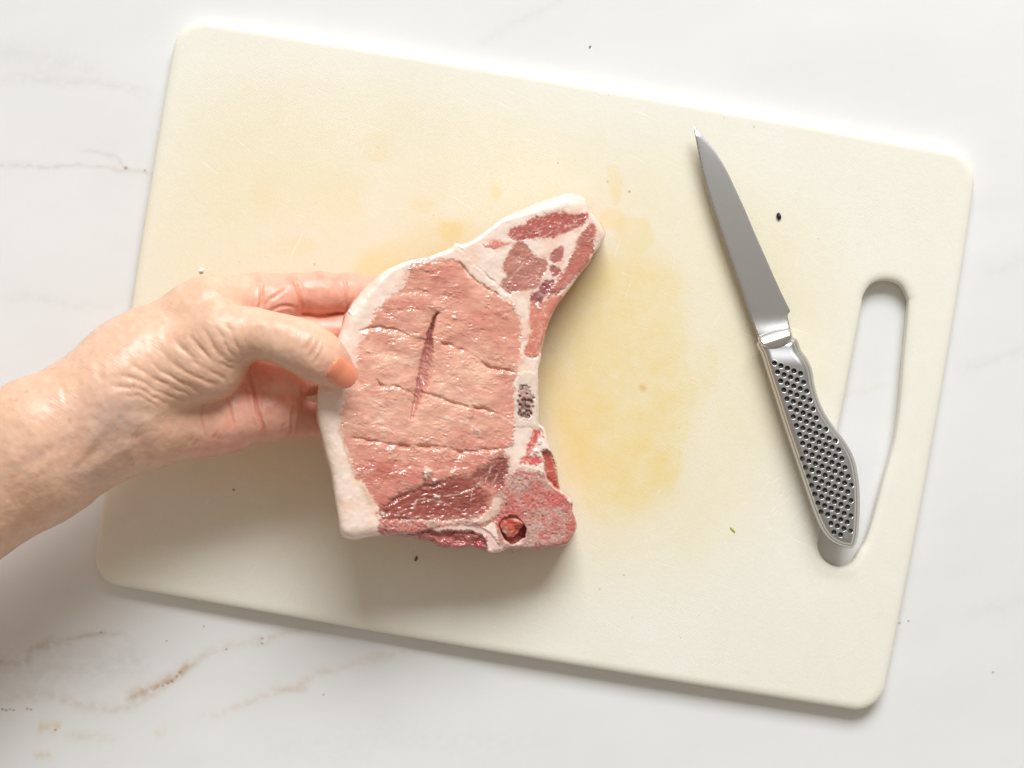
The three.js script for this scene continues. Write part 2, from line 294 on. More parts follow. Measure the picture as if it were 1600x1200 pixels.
// ---------------------------------------------------------------- paring knife
{
  const o = W(1240, 560, 0), g = thing('paring_knife', o, 'small stainless steel paring knife with black dimpled handle lying on the board', 'knife');
  const spine = [[1083.5, 196], [1088, 222], [1096, 262], [1108, 306], [1124, 356], [1141, 404], [1157, 450], [1170, 488], [1180, 515], [1186, 533]];
  const edge = [[1083.5, 196], [1098, 212], [1116, 235], [1133, 262], [1148, 293], [1164, 328], [1180, 366], [1196, 402], [1211, 436], [1224, 464], [1235, 486]];
  const neck = [[1235, 486], [1231, 491], [1231, 497], [1234, 510], [1237, 526]];
  const S1 = smooth(spine, 5, false), E1 = smooth(edge, 5, false), K1 = smooth(neck, 4, false);
  const bladePoly = [...S1, [1190, 545], [1238, 532], ...K1.slice().reverse(), ...E1.slice().reverse().slice(1, -1)];
  const edgeLine = E1, spineLine = S1, mid = 0.006;
  const halfT = (u, v) => {
    const [de] = sdLine(edgeLine, u, v), [ds] = sdLine(spineLine, u, v), f = de / (de + ds + 1e-6);
    let t = 0.00095 * Math.min(1, 0.16 + f * 0.95);
    t = Math.min(t, 0.00004 + de * 0.0001);                                   // the ground edge
    const n = sstep(490, 533, v * 0.985 + u * 0.01); return lerp(t, 0.0021, n * n);
  };
  const steelC = C(205, 203, 200), scratch = rng(4);
  const bl = gridSolid({ poly: bladePoly, step: 1.5, origin: o, wallRows: 2, region: () => 0, wallRegion: () => 0, color: () => [1, 1, 1], wallColor: () => [1, 1, 1],
    height: (u, v, d) => mid + halfT(u, v) * (d < 0.8 ? 0.6 : 1), under: (u, v) => mid - halfT(u, v) });
  const scr = rng(33), sl = []; for (let i = 0; i < 70; i++) { const x = scr() * 512, y = scr() * 512, a = scr() * 6.28, l = 8 + 70 * scr(); sl.push([[x, y], [x + Math.cos(a) * l, y + Math.sin(a) * l]]); }
  const brush = dataTex(512, 512, (i, j) => { let v = 128 + 60 * f2(i / 40, j / 2.2, 5) + 40 * (hash(Math.floor(i / 50), j, 3) - 0.5); for (const q of sl) if (Math.abs(i - q[0][0]) < 80 && Math.abs(j - q[0][1]) < 80 && sdLine(q, i, j)[0] < 0.9) v -= 90; return [v, v, v]; });
  const steel = new THREE.MeshPhysicalMaterial({ color: new THREE.Color(...C(200, 198, 195)), metalness: 1, roughness: 0.34, bumpMap: brush, bumpScale: 0.00003 });
  const bg = bl.get(0); { const p = bg.attributes.position, uv = bg.attributes.uv; for (let i = 0; i < p.count; i++) { const x = p.getX(i), z = p.getZ(i), a = 1.17; uv.setXY(i, (x * Math.cos(a) + z * Math.sin(a)) / 0.05, (-x * Math.sin(a) + z * Math.cos(a)) / 0.05); } }
  mesh('blade', bg, steel, g).userData.label = 'grey brushed blade with a curved ground edge';
  // handle
  const left = [[1186, 533], [1192, 556], [1201, 586], [1212, 620], [1226, 664], [1241, 708], [1256, 752], [1270, 793], [1281, 820], [1294, 840], [1310, 851], [1326, 855]];
  const right = [[1334, 853], [1339, 838], [1341, 812], [1342, 782], [1340, 748], [1333, 716], [1319, 690], [1302, 668], [1287, 645], [1277, 622], [1271, 600], [1268, 580], [1261, 563], [1250, 547], [1238, 528]];
  const hp = smooth([...left, ...right], 4), hl = smooth(left, 4, false), top = 0.0116;
  const axis = [(1330 - 1211) / 703 * 1.9, 0.93]; const al = Math.atan2(853 - 530, 1330 - 1211), ax = [Math.cos(al), Math.sin(al)], ay = [-ax[1], ax[0]];
  const holes = [], row = [[1209, 569], [1219.5, 572], [1230, 577], [1240, 580], [1250, 584]];
  const a1 = [4.9, 13.9], a2 = [10.2, 4.0];                                    // along the handle, across it
  for (let i = -1; i < 26; i++) for (let j = -1; j < 12; j++) {
    const u = 1210 + a1[0] * i + a2[0] * j - 0.0, v = 567.5 + a1[1] * i + a2[1] * j, d = -sdPoly(hp, u, v);
    if (d > 9.2 && (v - 567) - (u - 1210) * 0.39 > -3 && v < 838) holes.push([u, v, d]);
  }
  const domeH = (d) => top - 0.0034 * Math.pow(1 - clamp(d / 15), 2.4) - 0.00035 * Math.exp(-Math.pow((d - 4.2) / 1.1, 2)) ;
  const HR = 3.9;
  const rise = (u, v) => 0.0105 - 0.0012 * sstep(575, 535, v);
  const hg = gridSolid({ poly: hp, step: 0.8, origin: o, wallRows: 6, region: () => 0, wallRegion: () => 0, color: () => [1, 1, 1], wallColor: () => [1, 1, 1], bulge: (u, v, f) => 1.6 * Math.sin(Math.PI * f),
    height: (u, v, d) => {
      let h = domeH(d) - 0.0012 * sstep(572, 535, v) * 1.2;
      for (const q of holes) { const dx = u - q[0], dy = v - q[1]; if (dx * dx + dy * dy < HR * HR * 1.7) { const r = Math.hypot(dx, dy) / HR; if (r < 1) h -= 0.00095 * Math.sqrt(1 - r * r); else if (r < 1.3) h += 0.00006 * Math.sin((r - 1) / 0.3 * Math.PI); } }
      return h;
    }, under: (u, v, d) => top - domeH(d) - 0.0 + 0.0001 });
  mesh('handle', hg.get(0), new THREE.MeshPhysicalMaterial({ color: new THREE.Color(...C(204, 203, 202)), metalness: 1, roughness: 0.36, bumpMap: brush, bumpScale: 0.00001 }), g).userData.label = 'satin steel handle with a finger curve';
  const pit = []; for (let k = 0; k <= 6; k++) { const r = k / 6; pit.push(new THREE.Vector2(Math.max(r, 0.001) * HR * 0.86 / S, -0.00095 * Math.sqrt(Math.max(0, 1 - r * r * 0.74)) + 0.00013)); }
  const pitGeo = new THREE.LatheGeometry(pit, 12), black = new THREE.MeshPhysicalMaterial({ color: new THREE.Color().setRGB(0.012, 0.011, 0.01), roughness: 0.5, side: THREE.DoubleSide });
  for (const q of holes) { const w = W(q[0], q[1], domeH(q[2]) - 0.0012 * sstep(572, 535, q[1])); const m = mesh('dimple', pitGeo, black, g); m.position.set(w[0] - o[0], w[1] - o[1], w[2] - o[2]); m.userData.label = 'black lacquered dimple'; }
  // rounded bolster where the blade enters the handle
  const bp = smooth([[1184, 526], [1189, 538], [1203, 545], [1219, 543], [1233, 535], [1238, 526], [1232, 512], [1216, 513], [1196, 519]], 4);
  const bo = gridSolid({ poly: bp, step: 1, origin: o, wallRows: 3, region: () => 0, wallRegion: () => 0, color: () => [1, 1, 1], wallColor: () => [1, 1, 1],
    height: (u, v, d) => { const t = (u - 1186) * 0.32 + (v - 508) * 0.95, n = sstep(4, 33, t); return mid + lerp(0.0013, 0.0053, n) - 0.0012 * Math.pow(1 - clamp(d / 4), 2); }, under: () => 0.0006 });
  mesh('bolster', bo.get(0), new THREE.MeshPhysicalMaterial({ color: new THREE.Color(...C(214, 212, 208)), metalness: 1, roughness: 0.26 }), g);
}
// ---------------------------------------------------------------- pork chop
const chopTop = (u) => 0.0215 + (900 - u) * (0.035 / 400);                     // left side lifted by the hand, right side on the board
const THICK = 0.0205;
{
  const outline = smooth([[533, 514], [540, 493], [549, 478], [558, 466], [568, 454], [580, 442], [593, 430], [607, 420], [625, 412], [642, 406], [667, 402], [680, 397], [698, 391], [706, 387], [711, 381], [722, 382], [733, 378], [745, 371], [763, 358], [778, 346], [793, 337], [807, 332], [820, 326], [833, 320], [853, 312], [870, 307], [887, 303], [901, 304], [912, 309], [918, 319], [921, 329], [932, 341], [940, 354], [945, 367], [939, 380], [930, 393], [921, 408], [907, 427], [893, 446], [880, 463], [868, 481], [860, 496], [853, 517], [848, 535], [844, 549], [845, 556], [841, 577], [841, 610], [842, 640], [842, 661], [850, 668], [854, 680], [858, 697], [866, 718], [871, 743], [875, 764], [884, 772], [894, 784], [894, 797], [900, 818], [898, 830], [893, 840], [885, 850], [863, 854], [835, 857], [805, 857], [790, 858], [777, 863], [763, 862], [753, 857], [733, 853], [713, 855], [692, 855], [680, 849], [667, 844], [637, 838], [612, 836], [593, 836], [575, 839], [555, 842], [540, 839], [532, 830], [529, 812], [523, 776], [518, 741], [511, 714], [503, 682], [497, 656], [496, 632], [497, 610], [506, 590], [518, 565], [525, 538]], 3);
  const fatC = C(245, 220, 203), meatC = C(224, 157, 134);
  // region, polygon, colour, edge softness, warp, relief offset (m)
  const L = [
    ['loin_muscle', [[642, 411], [667, 408], [700, 406], [712, 409], [726, 421], [742, 438], [760, 449], [780, 461], [795, 471], [805, 484], [812, 504], [813, 528], [811, 552], [807, 578], [804, 605], [805, 640], [804, 665], [797, 692], [785, 712], [792, 730], [790, 760], [770, 800], [700, 812], [602, 813], [592, 796], [586, 786], [574, 764], [564, 748], [553, 738], [546, 714], [538, 686], [533, 660], [538, 622], [548, 600], [555, 580], [557, 557], [561, 540], [571, 524], [577, 509], [584, 494], [593, 481], [607, 467], [628, 450], [638, 430]], meatC, 3.2, 7, 0],
    ['dark_muscle', [[595, 803], [601, 791], [622, 776], [645, 768], [659, 761], [681, 757], [697, 748], [711, 746], [735, 747], [743, 758], [759, 772], [763, 779], [752, 798], [732, 808], [704, 810], [684, 809], [642, 810], [615, 810], [597, 809]], C(154, 78, 66), 8, 6, -0.0009],
    ['dark_muscle', [[736, 735], [743, 735], [764, 723], [778, 712], [793, 714], [796, 724], [791, 742], [790, 756], [772, 760], [751, 752], [738, 748]], C(146, 78, 68), 6, 5, -0.0006],
    ['backbone', [[592, 814], [601, 811], [615, 809], [642, 811], [677, 814], [697, 815], [718, 814], [732, 810], [752, 801], [766, 791], [780, 794], [780, 812], [766, 818], [752, 825], [718, 824], [691, 824], [673, 829], [642, 835], [612, 836], [592, 836]], C(205, 132, 122), 2, 3, -0.0004],
    ['backbone', [[793, 745], [810, 734], [837, 736], [852, 742], [860, 758], [876, 768], [896, 788], [902, 818], [895, 842], [884, 853], [820, 860], [785, 856], [779, 838], [772, 815], [768, 795], [772, 776], [787, 762]], C(205, 152, 142), 2.5, 4, 0.0002],
    ['cartilage', [[740, 815], [755, 804], [766, 790], [773, 777], [784, 782], [778, 800], [768, 812], [752, 819]], C(226, 192, 172), 2.5, 3, 0.0003],
    ['lower_flap', [[612, 834], [642, 833], [672, 828], [690, 827], [718, 827], [745, 832], [760, 845], [763, 866], [730, 860], [692, 862], [660, 850], [630, 845]], C(184, 104, 98), 2, 2.5, -0.0032],
    ['cartilage', [[680, 825], [718, 820], [745, 823], [765, 832], [780, 850], [778, 868], [762, 866], [760, 845], [748, 834], [718, 829], [682, 831]], C(232, 196, 182), 2, 2, -0.0008],
    ['rib_muscle', [[793, 360], [813, 352], [833, 342], [860, 332], [877, 332], [897, 336], [917, 331], [919, 342], [908, 352], [883, 362], [858, 372], [833, 373], [807, 376], [798, 370]], C(182, 96, 86), 2.5, 5, -0.0003],
    ['rib_muscle', [[803, 383], [813, 375], [822, 383], [838, 400], [852, 403], [855, 417], [850, 427], [845, 440], [838, 450], [817, 455], [795, 455], [783, 442], [792, 432], [786, 420], [790, 403]], C(190, 126, 110), 2, 3, -0.0003],
    ['rib_muscle', [[862, 393], [870, 385], [877, 383], [881, 388], [877, 407], [865, 412], [857, 403]], C(184, 112, 104), 2, 3, -0.0003],
    ['rib_muscle', [[859, 416], [875, 420], [873, 429], [863, 431]], C(176, 96, 90), 2, 3, -0.0003],
    ['rib_muscle', [[847, 443], [860, 436], [866, 438], [860, 452], [850, 464], [845, 475], [833, 478], [829, 462], [842, 453]], C(158, 88, 90), 2, 3, -0.0006],
    ['rib_muscle', [[902, 375], [917, 354], [929, 351], [930, 373], [924, 400], [909, 426], [885, 444], [868, 460], [853, 464], [867, 442], [882, 417], [892, 403]], C(192, 114, 100), 3, 5, 0],
    ['rib_muscle', [[755, 384], [775, 375], [782, 380], [797, 378], [783, 386], [765, 387]], C(214, 122, 110), 3, 5, 0],
    ['rib_muscle', [[829, 470], [846, 474], [868, 462], [884, 462], [874, 476], [862, 495], [854, 519], [849, 537], [841, 552], [834, 556], [818, 556], [822, 541], [824, 527], [831, 517], [828, 500]], C(214, 132, 110), 2.5, 4, -0.0002],
    ['rib_bone', [[808, 592], [819, 581], [836, 585], [842, 598], [842, 661], [828, 666], [806, 664], [803, 628]], C(230, 208, 190), 2, 2, 0.0003],
    ['bone_marrow', [[810, 607], [820, 602], [830, 604], [832, 620], [834, 648], [822, 656], [811, 648]], C(186, 150, 140), 2.2, 6, -0.0005],
    ['rib_muscle', [[846, 706], [858, 705], [868, 726], [876, 764], [866, 760], [857, 750], [852, 738], [851, 721]], C(186, 84, 70), 1.6, 1.5, -0.0022],
    ['rib_muscle', [[833, 672], [843, 673], [838, 690], [829, 704], [826, 714], [838, 712], [847, 720], [842, 730], [828, 724], [812, 726], [810, 720], [822, 706], [828, 688]], C(214, 96, 90), 2.4, 5, -0.0004],
  ].map(([id, p, c, s, w, z]) => { const q = smooth(p, 3); return { id, p: q, c, s, w, z, b: bounds(q, 20) }; });
  const ids = ['fat_cap', ...new Set(L.map((l) => l.id))];
  // cuts and grooves: line, depth (m), half width (px) of the slit, of its rounded lips
  const G = [
    [[[685, 486], [677, 502], [672, 518], [669, 530], [663, 553], [657, 582], [652, 608], [648, 632], [643, 656]], 0.0060, 4.4, 9],
    [[[560, 517], [590, 511], [612, 514], [632, 521], [652, 529], [668, 531]], 0.0019, 2.6, 7],
    [[[669, 529], [690, 536], [712, 541], [735, 553], [755, 567], [768, 575], [787, 577], [806, 582]], 0.0026, 2.8, 8],
    [[[588, 592], [596, 603], [612, 603], [630, 609], [648, 618]], 0.0022, 2.8, 7],
    [[[652, 612], [680, 619], [700, 628], [720, 633], [745, 638], [762, 641], [792, 653]], 0.0022, 3.0, 8],
    [[[548, 683], [570, 687], [600, 693], [634, 697], [662, 697], [700, 700], [722, 706], [760, 703], [788, 700]], 0.0024, 2.6, 8],
    [[[742, 640], [738, 662], [728, 690], [720, 708], [708, 730], [700, 748]], 0.0010, 3, 8],
    [[[588, 772], [604, 748], [618, 724], [630, 704]], 0.0007, 3, 9],
    [[[600, 794], [622, 777], [646, 769], [665, 760], [692, 753], [716, 744]], 0.0024, 2.6, 5],
    [[[716, 409], [726, 419], [740, 436], [756, 448], [780, 463]], 0.0018, 2.6, 5],
    [[[780, 443], [790, 455], [800, 458]], 0.0022, 2.2, 4],
    [[[592, 812], [615, 811], [645, 811], [700, 813], [728, 809]], 0.0009, 2, 4],
    [[[711, 382], [725, 394], [742, 412], [764, 434], [782, 446]], 0.0009, 2.5, 6],
    [[[640, 430], [655, 424], [690, 428]], 0.0005, 3, 6], [[[620, 462], [650, 455], [690, 460], [720, 470]], 0.0006, 2.5, 6], [[[600, 488], [640, 483], [670, 489]], 0.0006, 2.5, 6],
    [[[690, 498], [720, 503], [745, 515], [775, 520]], 0.0005, 3, 7], [[[575, 552], [610, 548], [640, 556]], 0.0006, 2.5, 6], [[[700, 585], [740, 600], [770, 612]], 0.0006, 3, 7],
    [[[570, 640], [600, 636], [632, 646]], 0.0004, 2.5, 7], [[[680, 672], [720, 676], [760, 690]], 0.0006, 2.6, 7], [[[560, 720], [600, 726], [650, 728]], 0.0005, 2.6, 7],
    [[[526, 660], [534, 690], [545, 725], [560, 757], [580, 790]], 0.0007, 2.5, 5],
    [[[842, 667], [850, 690], [848, 706]], 0.0012, 2, 3], [[[853, 742], [862, 754], [872, 764]], 0.0016, 2.2, 3],
    [[[817, 556], [832, 557], [845, 556]], 0.0008, 1.6, 3], [[[804, 600], [804, 630], [805, 662]], 0.0008, 1.8, 3],
  ].map(([p, z, w, s]) => { const q = smooth(p, 4, false); return { p: q, z: z < 0.00075 ? z * 0.55 : z < 0.004 ? z * 0.72 : z, w: z < 0.004 ? w * 1.45 : w, s, b: bounds(q, s * 3.2) }; });
  // pale connective threads: line, half width (px), strength
  const T = [
    [[[709, 600], [727, 616], [747, 636]], 1.7, 0.75], [[[683, 648], [712, 657], [730, 660], [742, 669], [756, 682]], 2.2, 0.75], [[[751, 640], [772, 648], [787, 654], [806, 667]], 2.1, 0.8],
    [[[645, 793], [656, 780], [678, 782], [697, 787], [724, 800]], 1.5, 0.7], [[[688, 775], [718, 772], [743, 760], [752, 744]], 1.4, 0.65], [[[616, 805], [634, 796], [648, 794]], 1.5, 0.5], [[[733, 788], [739, 770], [736, 762]], 1.0, 0.7],
    [[[554, 738], [570, 738], [588, 730]], 2, 0.6], [[[711, 383], [735, 410], [760, 434], [785, 457], [801, 474], [812, 500]], 2.6, 0.7], [[[600, 692], [640, 699], [700, 704]], 1.4, 0.35], [[[615, 740], [650, 731], [665, 738], [700, 733]], 1.4, 0.4],
    [[[580, 558], [600, 555], [616, 561]], 1.1, 0.5], [[[572, 623], [590, 627], [604, 636]], 1.1, 0.6], [[[745, 466], [765, 480], [790, 487]], 1.6, 0.4], [[[722, 516], [750, 540], [770, 545]], 1.5, 0.35], [[[612, 448], [640, 440], [700, 446]], 1.2, 0.35],
    [[[745, 747], [760, 740], [775, 722]], 1.0, 0.6], [[[757, 752], [765, 738], [768, 724]], 1.0, 0.6], [[[769, 758], [776, 742], [784, 724]], 1.0, 0.55], [[[643, 813], [670, 814], [690, 818], [720, 817]], 2.2, 0.7], [[[598, 834], [640, 832], [672, 826]], 2, 0.55],
    [[[793, 438], [805, 430], [820, 432], [838, 431], [846, 440]], 1.1, 0.6], [[[820, 400], [815, 415], [800, 428]], 1.1, 0.5], [[[845, 372], [868, 360], [900, 350]], 1.2, 0.5], [[[805, 372], [830, 362], [860, 350]], 0.9, 0.5],
    [[[810, 722], [824, 718], [838, 724], [848, 730]], 1.4, 0.8], [[[808, 730], [826, 730], [850, 738]], 1.8, 0.8], [[[834, 675], [832, 690], [838, 700]], 1.2, 0.5], [[[786, 846], [800, 852], [816, 848]], 2.6, 0.7], [[[838, 455], [855, 470], [848, 485], [856, 500]], 1.8, 0.4], [[[838, 515], [845, 505], [846, 520], [836, 545]], 1.4, 0.5],
    [[[854, 705], [861, 712], [869, 738], [874, 762]], 1.4, 0.4], [[[880, 442], [890, 430], [905, 425]], 1.2, 0.35],
  ].map(([p, w, a]) => { const q = smooth(p, 4, false); return { p: q, w, a, b: bounds(q, w * 4 + 4) }; });
  // small lumps: centre, radius, height (m), colour
  const K = [[668, 736, 8, 0.0022, C(234, 190, 172)], [664, 744, 5, 0.0016, C(238, 202, 184)], [677, 752, 5.5, 0.0016, C(232, 216, 204)], [682, 774, 4.5, 0.0009, C(232, 206, 194)], [600, 801, 3, 0.0006, C(226, 196, 184)], [546, 484, 5, 0.0012, C(244, 232, 224)], [893, 783, 5, 0.001, C(240, 222, 212)], [846, 691, 6, 0.001, C(238, 222, 214)], [836, 702, 5, 0.0008, C(236, 214, 208)], [768, 862, 5, 0.001, C(238, 216, 206)], [840, 477, 4, 0.0006, C(238, 220, 210)], [843, 482, 4, 0.0006, C(238, 220, 210)], [758, 838, 6, 0.001, C(228, 150, 140)], [750, 848, 6, 0.0012, C(190, 70, 66)]];
  // paler and redder fillets between the cuts: centre, radii, tone
  const TONES = [[735, 590, 60, 34, 0.75], [610, 560, 45, 32, 0.45], [700, 655, 50, 22, 0.5], [600, 650, 45, 26, 0.25], [680, 430, 60, 22, -0.55], [620, 480, 40, 18, -0.35], [760, 500, 40, 40, -0.3], [590, 735, 40, 28, -0.55], [660, 735, 60, 22, -0.45], [740, 715, 45, 18, -0.35], [795, 620, 14, 50, -0.35]];
  const blobc = (u, v) => Math.exp(-Math.pow((u - 822) / 26, 2) - Math.pow((v - 760) / 22, 2));
  const hole = { x: 801, y: 827, rx: 19.5, ry: 22 };
  const [fx0, fy0, fx1, fy1] = bounds(outline, 6).map(Math.round), nx = fx1 - fx0 + 1, ny = fy1 - fy0 + 1;
  const hgt = new Float32Array(nx * ny), cr = new Float32Array(nx * ny * 3), rid = new Uint8Array(nx * ny);
  for (let j = 0; j < ny; j++) for (let i = 0; i < nx; i++) {
    const u = fx0 + i, v = fy0 + j, k = j * nx + i, wx = f2(u / 9, v / 9, 71), wy = f2(u / 9, v / 9, 72), wz = n2(u / 3, v / 3, 73), wq = n2(u / 3, v / 3, 74);
    let c = fatC.slice(), z = 0, id = 0;
    const fatT = f2(u / 16, v / 12, 80), fp = sstep(-0.1, 0.5, f2(u / 20, v / 24, 81));
    c = c.map((q, m) => q * (1 + [0.03, 0.05, 0.06][m] * fatT) * lerp(1, [0.99, 0.89, 0.83][m], fp * 0.8));
    if (u < 600 && v > 640) { const t = sdLine([[534, 660], [545, 705], [556, 742], [580, 788]], u + 2 * wx, v)[0]; const q = 0.55 * Math.exp(-Math.pow(t / 6, 2)); c = c.map((x, m) => lerp(x, C(222, 184, 150)[m], q)); }
    for (const l of L) {
      if (u < l.b[0] || v < l.b[1] || u > l.b[2] || v > l.b[3]) continue;
      const d = sdPoly(l.p, u + l.w * (0.75 * wx + 0.35 * wz), v + l.w * (0.75 * wy + 0.35 * wq)), a = sstep(l.s * 1.1, -l.s * 1.1, d + 1.2 * n2(u / 1.9, v / 1.9, 75));
      if (d < 12 && a < 1 && l.id.includes('muscle') && id === 0) { const p = 0.5 * sstep(12, 0, d) * sstep(-0.15, 0.5, f2(u / 12, v / 12, 76)); c = c.map((x, m) => lerp(x, C(230, 166, 146)[m], p)); }
      if (a <= 0) continue;
      let q = l.c;
      if (l.id === 'loin_muscle') {
        const tone = TONES.reduce((s, t) => s + t[4] * Math.exp(-Math.pow((u - t[0]) / t[2], 2) - Math.pow((v - t[1]) / t[3], 2)), 0); q = [q[0] * (1 + 0.14 * tone), q[1] * (1 + 0.42 * tone), q[2] * (1 + 0.42 * tone)];
        const g1 = f2(u / 30, v / 17, 90), g2 = f2((u + v * 0.3) / 7, v / 3.4, 91), pale = sstep(470, 600, v) * sstep(740, 640, v) * sstep(820, 690, u), deep = sstep(690, 780, v);
        q = [q[0] * (1 + 0.11 * g1 + 0.07 * g2 + 0.05 * pale - 0.16 * deep), q[1] * (1 + 0.27 * g1 + 0.14 * g2 + 0.12 * pale - 0.32 * deep), q[2] * (1 + 0.25 * g1 + 0.14 * g2 + 0.12 * pale - 0.30 * deep)];
        const st = n2((u + 0.35 * v) / 9, v / 1.7, 93); q = q.map((x, m) => x * (1 + [0.05, 0.11, 0.11][m] * st)); const f = 0.5 * sstep(0.45, 0.75, f2(u / 6 + 3, v / 3, 95)); q = q.map((x, m) => lerp(x, C(236, 194, 178)[m], f)); const ds = 0.5 * sstep(0.42, 0.75, n2((u + 0.3 * v) / 9, (v - 0.22 * u) / 1.6, 127)) * sstep(-0.4, 0.3, f2(u / 25, v / 25, 128)); q = q.map((x, m) => lerp(x, C(238, 204, 190)[m], ds));
      } else if (l.id === 'dark_muscle') {
        const g = f2((u + v) / 6, v / 4, 92), f = 0.6 * sstep(0.5, 0.78, f2(u / 5, v / 3, 96)); q = q.map((x, m) => lerp(x * (1 + [0.22, 0.38, 0.36][m] * g), C(222, 166, 152)[m], f));
      } else if (l.id === 'backbone') {
        const g = f2(u / 5.5, v / 5.5, 97), g2 = n2(u / 2.1, v / 2.1, 98), big = f2(u / 26, v / 26, 99);
        const red = clamp(0.42 + 1.2 * big + 0.45 * g + 0.5 * sstep(868, 896, u) - 0.35 * blobc(u, v)); q = [lerp(194, 200, red), lerp(154, 106, red), lerp(140, 96, red)]; q = C(...q).map((x) => x * (1 + 0.16 * g2));
        const dark = sstep(0.5, 0.85, n2(u / 5.2, v / 2.8, 100) + 0.35 * g), white = sstep(0.5, 0.9, n2(u / 4.2, v / 4.2, 101) - 0.25 * big);
        q = q.map((x, m) => lerp(lerp(x, C(126, 72, 66)[m], 0.62 * dark), C(226, 196, 186)[m], 0.36 * white));
        z += (0.0002 * n2(u / 2.6, v / 2.6, 102) - 0.00025 * dark) * a;
      } else if (l.id === 'bone_marrow') {
        const g = n2(u / 2.4, v / 2.4, 103), dk = sstep(0.15, 0.6, n2(u / 3.4, v / 3.4, 104) + 0.55 * sstep(600, 640, v) - 0.2); q = q.map((x, m) => lerp(x * (1 + 0.3 * g), C(84, 54, 52)[m], 0.55 * dk)); z -= 0.0012 * dk * a;
      } else if (l.id === 'rib_muscle') {
        const g = f2((u - v) / 8, (u + v) / 4, 105), f = 0.75 * sstep(0.25, 0.6, f2((u - v * 0.6) / 6, (u * 0.45 + v) / 2.6, 106)); q = q.map((x, m) => lerp(x * (1 + [0.08, 0.2, 0.2][m] * g), C(234, 196, 182)[m], f * (v < 378 ? 1 : 0.6)));
      } else { const g = f2(u / 6, v / 6, 107); q = q.map((x, m) => x * (1 + [0.04, 0.1, 0.1][m] * g)); if (l.id === 'lower_flap') { z += 0.0022 * f2(u / 14, v / 9, 109) * a; const f = 0.5 * sstep(0.3, 0.7, f2(u / 9, v / 5, 108)); q = q.map((x, m) => lerp(x, C(222, 160, 154)[m], f)); } }
      c = c.map((x, m) => lerp(x, q[m], a)); z = lerp(z, l.z + (l.id === 'backbone' || l.id === 'bone_marrow' || l.id === 'lower_flap' ? z : 0), a); if (a > 0.5) id = ids.indexOf(l.id);
    }
    for (const t of T) {
      if (u < t.b[0] || v < t.b[1] || u > t.b[2] || v > t.b[3]) continue;
      const [d, at] = sdLine(t.p, u + 2.2 * wx + 0.8 * wz, v + 2.2 * wy + 0.8 * wq), a = t.a * Math.min(1, 6 * Math.min(at, 1 - at) + 0.2) * sstep(t.w * 1.5, t.w * 0.4, d) * clamp(0.55 + 1.1 * f2(u / 7, v / 7, 124));
      c = c.map((x, m) => lerp(x, C(240, 208, 190)[m], a)); z += 0.00022 * a;
    }
    // wet fibre relief
    const meaty = ids[id].includes('muscle') || ids[id] === 'lower_flap';
    const a1 = f2((u + 0.25 * v) / 11, v / 5.2, 110), a2 = f2((u + 0.2 * v) / 4.2, v / 2.2, 111), wet = sstep(-0.25, 0.5, f2(u / 17, v / 13, 112)) * (1.15 - 0.5 * Math.exp(-Math.pow((u - 670) / 110, 2) - Math.pow((v - 610) / 60, 2)));
    if (ids[id] === 'dark_muscle') z += 0.0004 * f2((u + v) / 9, v / 5, 125); if (meaty) { z += 0.0008 * f2(u / 40, v / 30, 113) + (0.00018 * a1 + 0.00020 * a2 + 0.00011 * n2(u / 1.9, v / 1.5, 117)) * (0.25 + 0.9 * wet); const r = 1 - Math.abs(f2((u + 0.3 * v) / 16, v / 5.5, 114)) * 5; if (r > 0) z += 0.00014 * r * wet; }
    else z += 0.00035 * f2(u / 24, v / 24, 115) + 0.00008 * f2(u / 6, v / 6, 116) + 0.00002 * n2(u / 2, v / 2, 118);
    for (const q of K) { const dx = u - q[0] + 7 * wx, dy = v - q[1] + 7 * wy, r = Math.hypot(dx, dy) / q[2]; if (r < 1.2) { const a = sstep(1.1, 0.6, r); c = c.map((x, m) => lerp(x, q[4][m], a)); z += q[3] * 0.7 * Math.pow(Math.max(0, 1 - r * r), 1.1); } }
    for (const g of G) {
      if (u < g.b[0] || v < g.b[1] || u > g.b[2] || v > g.b[3]) continue;
      const main = g.z > 0.004, [d, t, side] = sdLine(g.p, u + 2 * wx + 0.6 * wz, v + 2 * wy + 0.6 * wq), e = Math.sqrt(clamp(Math.min(t, 1 - t) * 4.5)), easy = main ? side < 0 : side > 0;
      const open = main ? 0.5 + 2.1 * Math.exp(-Math.pow((t - 0.62) / 0.2, 2)) : 0.8 + 0.9 * f2(u / 30, v / 30, 119), w = g.w * (0.35 + 0.65 * e) * (easy ? 1.5 * open : 0.6), sl = Math.pow(clamp(1 - d / (w * 1.25)), easy ? 1.1 : 0.6);
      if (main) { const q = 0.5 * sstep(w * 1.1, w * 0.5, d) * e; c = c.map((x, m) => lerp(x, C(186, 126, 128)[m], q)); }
      const brk = main ? 1 : clamp(0.62 + 1.1 * f2(u / 17, v / 17, 126), 0.12, 1.2);
      z -= brk * e * (g.z * 0.8 * sl + g.z * 0.24 * Math.exp(-Math.pow(d / g.s, 2)));
    }
    z -= 0.0013 * Math.exp(-Math.pow((u - 534) / 26, 2) - Math.pow((v - 588) / 24, 2));                // pressed in by the thumb
    { const dx = (u - hole.x) / hole.rx, dy = (v - hole.y) / hole.ry, r = Math.hypot(dx, dy) + 0.2 * wx; if (r < 1.18) { const a = sstep(1.06, 0.94, r); z -= 0.0065 * a; c = c.map((x, m) => lerp(x, C(168, 84, 72)[m], a)); if (r > 0.98) { const e = sstep(1.18, 1.08, r) * sstep(0.98, 1.04, r) * 0.6 * sstep(-0.2, 0.5, dy); c = c.map((x, m) => lerp(x, C(238, 206, 190)[m], e)); } } }
